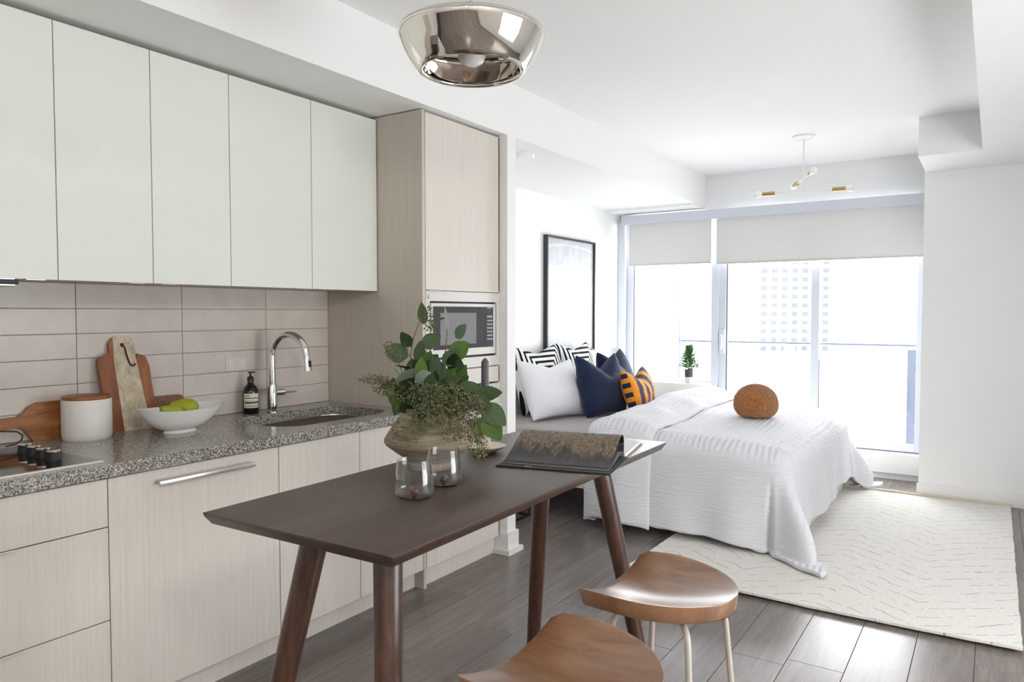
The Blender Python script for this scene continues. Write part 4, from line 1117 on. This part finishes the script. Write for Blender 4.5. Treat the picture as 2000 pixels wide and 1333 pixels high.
bulb = [(0, 2.214), (0.020, 2.216), (0.038, 2.226), (0.046, 2.246), (0.044, 2.268), (0.032, 2.295), (0.018, 2.31), (0.0165, 2.325), (0, 2.325)]
obj('bulb', L(bulb, px_, py_, 36), BULB, pl, 60)
obj('socket', L([(0, 2.308), (0.021, 2.308), (0.021, 2.334), (0, 2.334)], px_, py_, 24), CHROME, pl, 50)

# bedroom chandelier
lx, ly = -1.226, 5.85
cl = thing('chandelier', 'thin white four-bulb chandelier with brass sockets over the bed', 'lamp', (lx, ly, CZ))
obj('canopy', L([(0, CZ-0.028), (0.05, CZ-0.028), (0.078, CZ-0.012), (0.08, CZ), (0, CZ)], lx, ly, 36), FIX, cl, 50)
obj('stem', T([(lx, ly, CZ-0.02), (lx, ly, 2.325)], 0.0055, 12), FIX, cl, 50)
def arm(ang, z, half, label):
    d_ = Vector((math.cos(ang), math.sin(ang), 0)); c0 = Vector((lx, ly, z))
    obj('arm', T([c0-d_*half, c0+d_*half], 0.0045, 10), FIX, cl, 50)
    for s_ in (-1, 1):
        e = c0 + d_*half*s_
        k = obj('socket', T([e-d_*0.012*s_, e+d_*0.078*s_], 0.016, 18), BRASS, cl, 40)
        bpts = [e+d_*s_*q for q in (0.078, 0.09, 0.108, 0.124, 0.136, 0.142)]
        obj('bulb', T(bpts, [0.014, 0.020, 0.027, 0.026, 0.016, 0.004], 18), BULB, k, 60)
arm(0.12, 2.335, 0.215, 'low')
arm(YAW+PI/2-0.16, 2.43, 0.215, 'high')

# unseen lamps added as fill, on the low bulkhead beside and behind the camera
fill_m = bpy.data.materials.new('fill_light_diffuser'); fill_m.use_nodes = True
lb_ = fill_m.node_tree.nodes['Principled BSDF']; lb_.inputs['Base Color'].default_value = (0.9, 0.9, 0.88, 1)
lb_.inputs['Emission Color'].default_value = (1.0, 0.965, 0.925, 1); lb_.inputs['Emission Strength'].default_value = 30.0
globe_m = fill_m.copy(); globe_m.name = 'fill_globe_glow'
globe_m.node_tree.nodes['Principled BSDF'].inputs['Emission Strength'].default_value = GLOBE_FILL
r = thing('fill_downlight', 'added round fill light, unseen, in the low ceiling beside the table', 'lamp', (0.05, 2.47, RZ))  # unseen lamp added for a highlight and some fill
obj('rim', L([(0.075, RZ), (0.075, RZ-0.012), (0.068, RZ-0.014), (0.055, RZ-0.006), (0.055, RZ)], 0.05, 2.47, 40), FIX, r, 50)
obj('diffuser', L([(0, RZ-0.004), (0.055, RZ-0.004), (0.055, RZ-0.001), (0, RZ-0.001)], 0.05, 2.47, 40), fill_m, r)
for k, (ax, ay, w_) in enumerate(((0.55, 0.2, 'just behind the camera'), (0.55, -1.6, 'in the entry behind the camera'))):  # out-of-view globes added to brighten the kitchen and ceiling
    r = thing('fill_globe', 'added opal fill globe hanging unseen ' + w_, 'lamp', (ax, ay, RZ), 'added fill globes behind the camera')
    obj('ceiling_plate', L([(0, RZ-0.02), (0.05, RZ-0.02), (0.055, RZ), (0, RZ)], ax, ay, 32), FIX, r, 50)
    obj('rod', T([(ax, ay, RZ-0.018), (ax, ay, RZ-0.13)], 0.005, 10), FIX, r, 50)
    obj('globe', sph(bmesh.new(), (ax, ay, RZ-0.23), 0.10, 4), globe_m, r, 60)

# ------------------------------------------------------------------ rug
rg = thing('rug', 'ivory wool rug with thin broken charcoal zigzag lines', 'rug', (-0.78, 5.0, 0))
bm = bmesh.new(); RX0, RX1, RY0, RY1 = -1.672, 0.128, 3.652, 6.395
def rug_top(u_, v_):
    x_ = RX0+(RX1-RX0)*u_; y_ = RY0+(RY1-RY0)*v_
    e_ = math.exp(-(y_-RY0)/0.10)
    z_ = 0.013 + 0.020*e_*(0.75+0.25*math.sin(x_*3.0)) + 0.0012*noise.noise(Vector((x_*5, y_*5, 0)))
    j_ = 0.004*noise.noise(Vector((x_*18, y_*18, 3.3)))
    if v_ in (0, 1): y_ += j_
    if u_ in (0, 1): x_ += j_
    return Vector((x_, y_, z_))
vs = grid(bm, rug_top, 60, 90)
ex = bmesh.ops.extrude_face_region(bm, geom=bm.faces[:])
for v in [g for g in ex['geom'] if isinstance(g, bmesh.types.BMVert)]: v.co.z -= 0.0115
obj('pile', bm, RUG, rg, 50)
bm = bmesh.new()
for i in range(60):
    pass
edge = [(RX0+(RX1-RX0)*i/60, 6.388+0.003*math.sin(i*0.9), 0.016+0.004*abs(math.sin(i*0.33))) for i in range(61)]
obj('curled_edge', T(edge, 0.013, 10), RUGB, rg, 50)

# ------------------------------------------------------------------ bed
BX0, BX1, BY0, BY1 = -3.255, -0.985, 4.38, 6.29
bd = thing('bed', 'white lacquered bed frame on a floor-length foot panel', 'bed', (-2.1, 5.3, 0))
obj('footboard', B(BX1-0.04, BX1, BY0, BY1, 0.0145, 0.40, 0.003), BEDW, bd)
obj('headboard', B(BX0-0.02, BX0+0.03, BY0, BY1, 0.0, 0.80, 0.003), BEDW, bd)
for yy in (BY0, BY1-0.03): obj('side_rail', B(BX0+0.03, BX1-0.04, yy, yy+0.03, 0.225, 0.40, 0.002), BEDW, bd)
for k in range(9):
    xx = BX0+0.15+k*0.24
    obj('slat', B(xx, xx+0.07, BY0+0.03, BY1-0.03, 0.335, 0.352), BEDW, bd)
obj('centre_leg', B(-2.15, -2.09, 5.30, 5.36, 0.0, 0.335), BEDW, bd)
MZ = 0.60
tag(obj('mattress', B(BX0+0.035, BX1-0.045, BY0+0.035, BY1-0.035, 0.3525, MZ, 0.045, 4), GREYSHEET, None, 50), 'mattress in a taupe grey fitted sheet on the bed', 'mattress')

# comforter
CX0, CX1 = -2.27, BX1+0.02
NR = 0.15
def drape(e, H):
    """e = cloth length past the start of the rounded edge -> (out, down)"""
    q = NR*PI/2
    if e <= 0: return 0.0, 0.0
    if e < q: a_ = e/NR; return NR*math.sin(a_), NR*(1-math.cos(a_))
    r_ = e-q
    return NR + 0.06*r_, NR + r_*0.99
def comf_pt(s, t_, lift=0.0, fold=0.0):
    """s = cloth x, t_ = cloth y (undraped); returns world point"""
    xe, yn, yf = CX1-NR+0.03, BY0+NR-0.045, BY1-NR+0.045
    a_ = max(0.0, s-xe); b_ = max(0.0, yn-t_); c0 = max(0.0, t_-yf)
    bb_ = b_ if b_ > 0 else c0; sgn = -1 if b_ > 0 else 1
    bx, by = min(s, xe), min(max(t_, yn), yf)
    zt = 0.655 + 0.020*math.sin((bx+0.3)*2.1)*math.sin((by-4.2)*1.7) + 0.035*sstep(4.5, 5.9, by)*(1-sstep(-1.35, -0.95, bx))
    zt += 0.014*noise.noise(Vector((bx*3.0, by*3.0, 1.7))) + lift
    zt -= 0.03*sstep(-1.3, -1.0, bx)
    r_ = math.hypot(a_, bb_)
    if r_ <= 1e-9: return Vector((bx, by, zt))
    th = math.atan2(bb_, a_)
    o_, d_ = drape(r_, zt)
    hang = sstep(0.1, 0.55, d_)
    corner = math.sin(2*th)**2 if (a_ > 0 and bb_ > 0) else 0.0
    o_ += hang*(0.016*math.sin(bx*8.0+by*6.5+1.0) + 0.010*math.sin(bx*17+by*15)) * (1-corner)
    o_ += corner*hang*(0.17 + 0.07*math.cos(8*th)) - hang*0.05*math.exp(-((th-1.42)/0.10)**2)*(1 if a_ > 0 else 0)
    o_ += fold
    z_ = zt-d_
    if z_ < 0.045:
        o_ += (0.045-z_)*0.55; z_ = 0.045 + 0.006*noise.noise(Vector((s*9, t_*9, 0)))
    return Vector((bx + o_*math.cos(th), by + sgn*o_*math.sin(th), z_ + 0.004*noise.noise(Vector((s*11, t_*11, 5)))))
cf = thing('comforter', 'white textured comforter draped over the bed to the floor', 'comforter', (-1.6, 5.3, MZ))
near_hem = BY0 - 0.58; far_hem = BY1 + 0.55; foot_hem = CX1 + 0.47
def cmain(u_, v_):
    s_ = (CX0+0.10) + (foot_hem-CX0-0.10)*u_; t_ = near_hem + (far_hem-near_hem)*v_
    hem = 0.012*noise.noise(Vector((s_*6, 0, 0)))
    if v_ < 0.5: t_ += hem*(1-v_*2)
    return comf_pt(s_, t_)
bm = bmesh.new(); grid(bm, cmain, 150, 200)
cm = obj('cover', bm, COMF, cf, 80)
md = cm.modifiers.new('thickness', 'SOLIDIFY'); md.thickness = 0.022; md.offset = -1
# turned-back band along the open edge
def cfold(u_, v_):
    # u_ wraps around the band: top layer from the crease to the open edge, then under
    w_ = 0.47
    t_ = (near_hem-0.05) + (far_hem+0.0-near_hem+0.05)*v_
    if u_ < 0.8:
        q = u_/0.8; s_ = CX0 + w_ - w_*q
        e_ = min(q, 1.0)
        edge = math.sin(PI*min(1.0, max(0.0, q)))**0.5
        lift = 0.004 + 0.062*edge + 0.03*sstep(4.6, 6.0, t_)*edge
        fold = 0.010 + 0.040*edge
    else:
        q = (u_-0.8)/0.2; s_ = CX0 + 0.08*q
        lift = 0.012 - 0.05*math.sin(PI*0.5*q); fold = 0.010-0.028*math.sin(PI*0.5*q)
    s_ += 0.02*noise.noise(Vector((t_*2.2, q*2, 4)))
    lift += 0.012*noise.noise(Vector((s_*7, t_*5, 8)))
    return comf_pt(s_, t_, lift, fold)
bm = bmesh.new(); grid(bm, cfold, 60, 170)
o = obj('turned_back_band', bm, COMF, cf, 80)
md = o.modifiers.new('thickness', 'SOLIDIFY'); md.thickness = 0.012; md.offset = -1

# ball cushion
def ball(label, c0, r_):
    bm_ = bmesh.new(); bmesh.ops.create_icosphere(bm_, subdivisions=6, radius=1)
    for v in bm_.verts:
        p = v.co.copy(); n_ = noise.noise(p*26)*0.030 + noise.noise(p*52)*0.018
        q = p*(r_*(1+n_)); q.z *= 0.86
        if q.z < 0: q.x *= 1+0.10*min(1, -q.z/(0.6*r_)); q.y *= 1+0.10*min(1, -q.z/(0.6*r_))
        if q.z < -0.66*r_: q.z = -0.66*r_ - (q.z+0.66*r_)*-0.15
        v.co = q + Vector(c0)
    return tag(obj('ball_cushion', bm_, BOUC, None, 80, origin=(c0[0], c0[1], c0[2]-r_*0.7)), label, 'cushion')
ball('round burnt-orange boucle ball cushion on the white comforter', (-1.425, 5.36, 0.776), 0.153)

# pillows
def pillow(name, label, W, H, Th, c0, az, tilt, m, dip=0.0, roll=0.0, group=None, cat='pillow', sag=0.0):
    bm_ = bmesh.new(); n_ = 34
    def pt(u, v, side):
        e_ = (max(0.0, 1-u*u)**0.42)*(max(0.0, 1-v*v)**0.42)
        z = side*Th*0.5*e_*(1+0.10*noise.noise(Vector((u*1.6+c0[1]*3, v*1.6, side+c0[0]*5))))
        x = u*W/2*(1-0.075*(1-v*v)*abs(u)**3)
        y = v*H/2*(1-0.075*(1-u*u)*abs(v)**3)
        if v > -0.2: y -= dip*(1-abs(u))**1.3*sstep(-0.2, 1, v)
        z += 0.006*noise.noise(Vector((u*5+c0[0], v*5, side*2)))*e_ - sag*(v*v)*0.5
        return Vector((x, y, z))
    vs = {}
    for side in (1, -1):
        for i in range(n_+1):
            for j in range(n_+1):
                u, v = math.sin((2*i/n_-1)*PI/2), math.sin((2*j/n_-1)*PI/2)
                if (i in (0, n_) or j in (0, n_)) and side == -1: vs[(side, i, j)] = vs[(1, i, j)]
                else: vs[(side, i, j)] = bm_.verts.new(pt(u, v, side))
    for side in (1, -1):
        for i in range(n_):
            for j in range(n_):
                f_ = [vs[(side, i, j)], vs[(side, i+1, j)], vs[(side, i+1, j+1)], vs[(side, i, j+1)]]
                bm_.faces.new(f_ if side == 1 else f_[::-1])
    nh = Vector((math.cos(az), math.sin(az), 0)); X_ = Vector((-math.sin(az), math.cos(az), 0))
    Y_ = Vector((0, 0, math.cos(tilt))) - nh*math.sin(tilt); Z_ = X_.cross(Y_)
    Mx = Matrix((X_.to_4d(), Y_.to_4d(), Z_.to_4d(), (0, 0, 0, 1))).transposed(); Mx[3] = (0, 0, 0, 1)
    Mx = Mx @ Matrix.Rotation(roll, 4, 'Z')
    o = obj(name, bm_, m, None, 75)
    o.matrix_world = Matrix.Translation(c0) @ Mx
    return tag(o, label, cat, group)
pillow('striped_sham', 'black and white mitred-stripe sham behind the white pillow', 0.64, 0.56, 0.20, (-3.10, 5.12, 0.882), math.radians(-4), 0.22, BWST, 0.06, 0.0, 'black and white striped shams')
pillow('striped_sham', 'black and white mitred-stripe sham behind the navy pillows', 0.64, 0.56, 0.20, (-3.10, 5.77, 0.882), math.radians(2), 0.22, BWST, 0.06, 0.0, 'black and white striped shams')
pillow('white_pillow', 'crinkled white cotton pillow leaning on the striped sham', 0.64, 0.48, 0.22, (-2.875, 4.94, 0.828), math.radians(-10), 0.40, WPILLOW, 0.06, -0.03)
pillow('navy_pillow', 'navy velvet pillow standing next to the white pillow', 0.52, 0.50, 0.25, (-2.635, 5.31, 0.842), math.radians(-10), 0.24, NAVY, 0.15, 0.0, 'navy velvet pillows')
pillow('navy_pillow', 'navy velvet pillow half hidden behind the striped amber cushion', 0.54, 0.50, 0.25, (-2.77, 5.87, 0.848), math.radians(4), 0.28, NAVY, 0.14, 0.02, 'navy velvet pillows')
pillow('striped_cushion', 'amber and navy striped lumbar cushion in front of the navy pillows', 0.64, 0.37, 0.19, (-2.45, 5.62, 0.785), math.radians(8), 0.30, ORST, 0.11, 0.0, None, 'cushion')

# ------------------------------------------------------------------ around the bed
pf = thing('picture_frame', 'large pale sketch print in a thin charcoal frame', 'picture', (XB, 5.925, 1.06))
y0_, y1_, z0_, z1_ = 5.470, 6.385, 1.058, 2.098
bm = B(XB, XB+0.042, y0_, y0_+0.018, z0_, z1_, 0.001); box(bm, XB, XB+0.042, y1_-0.018, y1_, z0_, z1_, 0.001)
box(bm, XB, XB+0.042, y0_+0.018, y1_-0.018, z0_, z0_+0.018, 0.001); box(bm, XB, XB+0.042, y0_+0.018, y1_-0.018, z1_-0.018, z1_, 0.001)
obj('frame', bm, FRAME, pf)
obj('print', B(XB+0.004, XB+0.022, y0_+0.018, y1_-0.018, z0_+0.018, z1_-0.018), ART, pf)
# window-side nightstand and lamp
ns = thing('nightstand', 'small white nightstand between the bed and the window sill', 'nightstand', (-3.08, 6.55, 0))
obj('top', B(-3.262, -2.92, 6.34, 6.74, 0.60, 0.63, 0.003), BEDW, ns)
for a in (-3.255, -2.955):
    for b in (6.35, 6.70): obj('leg', B(a, a+0.03, b, b+0.03, 0.0, 0.60), BEDW, ns)
tl = thing('bedside_lamp', 'small white bedside lamp behind the navy pillow', 'lamp', (-3.09, 6.56, 0.63))
obj('base', L([(0, 0.63), (0.06, 0.63), (0.06, 0.642), (0.012, 0.65), (0, 0.65)], -3.09, 6.56, 28), FIX, tl, 40)
obj('pole', T([(-3.09, 6.56, 0.645), (-3.09, 6.56, 0.985)], 0.006, 10), mat('grey_lamp_pole', rgb(120, 118, 116), 0.5), tl)
obj('shade', L([(0.085, 0.955), (0.083, 0.957), (0.052, 1.075), (0.052, 1.08), (0.055, 1.08), (0.088, 0.955)], -3.09, 6.56, 32), WPILLOW, tl, 50)
# low black metal side table beside the bed, only its base in view
sd_ = thing('side_table', 'black metal side table whose thin base shows behind the partition', 'side table', (-2.86, 4.16, 0))
bm = bmesh.new()
c4 = [(-3.05, 4.02), (-2.69, 4.02), (-2.69, 4.30), (-3.05, 4.30)]
for k in range(4):
    tube(bm, [(*c4[k], 0.008), (*c4[(k+1) % 4], 0.008)], 0.008, 8)
obj('base', bm, BLACK, sd_, 40)
for k in range(4): obj('leg', T([(*c4[k], 0.008), (*c4[k], 0.40)], 0.007, 8), BLACK, sd_, 40)
obj('top', B(-3.06, -2.68, 4.01, 4.31, 0.40, 0.415, 0.002), BLACK, sd_)
# potted spruce on the sill
sxp, syp = -2.475, 6.885
pp = thing('potted_spruce', 'tiny potted spruce on the white window sill', 'plant', (sxp, syp, 0.736))
obj('pot', L([(0, 0.736), (0.037, 0.736), (0.039, 0.745), (0.043, 0.868), (0.039, 0.868), (0.037, 0.85), (0, 0.85)], sxp, syp, 32), POTB, pp, 40)
obj('saucer_band', L([(0.0395, 0.736), (0.0408, 0.738), (0.0425, 0.795), (0.041, 0.795)], sxp, syp, 32), mat('pale_pot_band', rgb(206, 206, 206), 0.5), pp, 40)
obj('trunk', T([(sxp, syp, 0.85), (sxp+0.003, syp, 0.95), (sxp, syp, 1.085)], [0.006, 0.004, 0.002], 8), STEM, pp)
nd = bmesh.new(); rn = random.Random(3)
def twig(a0, b0, n_):
    d0 = (b0-a0)
    for i in range(n_):
        t_ = rn.uniform(0.1, 1.0); p_ = a0 + d0*t_
        q_ = (d0.normalized()*0.8 + Vector((rn.uniform(-1, 1), rn.uniform(-1, 1), rn.uniform(-0.5, 1)))).normalized()
        tube(nd, [p_, p_+q_*0.016, p_+q_*0.027], [0.0024, 0.002, 0.0006], 4, False)
for i in range(64):
    h_ = (i+0.5)/64; z_ = 0.868 + 0.19*h_; a_ = i*2.4; r_ = 0.098*(1-h_*0.72)*rn.uniform(0.8, 1.15)
    a0 = Vector((sxp, syp, z_)); b0 = a0 + Vector((math.cos(a_)*r_, math.sin(a_)*r_, 0.022+0.028*h_))
    tube(nd, [a0, b0], 0.0018, 5, False); twig(a0, b0, 26)
twig(Vector((sxp, syp, 1.03)), Vector((sxp+0.012, syp, 1.105)), 30)
o = obj('needles', nd, NEEDLE, pp, 60); o['kind'] = 'stuff'

# ------------------------------------------------------------------ balcony and the tower beyond
bal = struct('balcony_floor', B(-4.2, 1.2, YW+0.14, 8.75, -0.2, -0.02), CONC)
scr = tag(obj('privacy_screen', B(-3.20, -3.17, 7.25, 8.46, 0.0, 1.80, 0.004), CONC), 'white balcony privacy screen seen through the narrow window', 'screen')
obj('end_post', B(-3.205, -3.165, 8.46, 8.50, -0.02, 1.81), POSTB, scr)
rl = thing('balcony_railing', 'glass balcony railing with a thin grey top rail', 'railing', (-1.9, 8.52, -0.02))
obj('top_rail', B(-3.16, -0.62, 8.50, 8.54, 1.072, 1.092, 0.002), POSTB, rl)
for a, b in ((-3.15, -2.42), (-2.41, -1.60), (-1.57, -0.74)):
    obj('glass_panel', B(a, b, 8.515, 8.523, 0.02, 1.072), RAILG, rl)
for a in (-1.585,): obj('post', B(a-0.008, a+0.008, 8.50, 8.53, -0.02, 1.072), POSTB, rl)
obj('corner_post', B(-0.735, -0.645, 8.46, 8.55, -0.02, 1.04), POSTB, rl)
tw_d = 210.0
tA = at(1398, 667, tw_d); tB = at(1716, 667, tw_d)
cxm = (tA+tB)/2
tow = thing('tower_block', 'pale concrete tower block with a grid of windows far beyond the balcony', 'building', (cxm.x, cxm.y, -60))
fd = (tB-tA).normalized(); bk = Vector((-fd.y, fd.x, 0))
TWM = Matrix(((fd.x, bk.x, 0, tA.x), (fd.y, bk.y, 0, tA.y), (0, 0, 1, 0), (0, 0, 0, 1)))
wd_ = (tB-tA).length
obj('walls', B(0, wd_, 0.0, 22, -60, 60, M=TWM), BLDG, tow)
wb = B(0.0, 1.0, -0.15, 0.05, 0.0, 1.0)
wb.transform(Matrix(((fd.x, bk.x, 0, 0), (fd.y, bk.y, 0, 0), (0, 0, 1, 0), (0, 0, 0, 1))) @ Matrix.Diagonal((1.65, 1.0, 1.35, 1)))
wme = bpy.data.meshes.new('tower_window'); wb.to_mesh(wme); wb.free(); wme.materials.append(BWIN); wml = wme.copy(); wml.materials.clear(); wml.materials.append(BWINL)
for i in range(15):
    for j in range(13):
        p = TWM @ Vector((1.0+i*2.95, 0, -9.5+j*2.48))
        o = bpy.data.objects.new('tower_window', wme if 4 <= i <= 10 else wml); COL.objects.link(o); o.parent = tow
        o.location = p - OFF[tow]
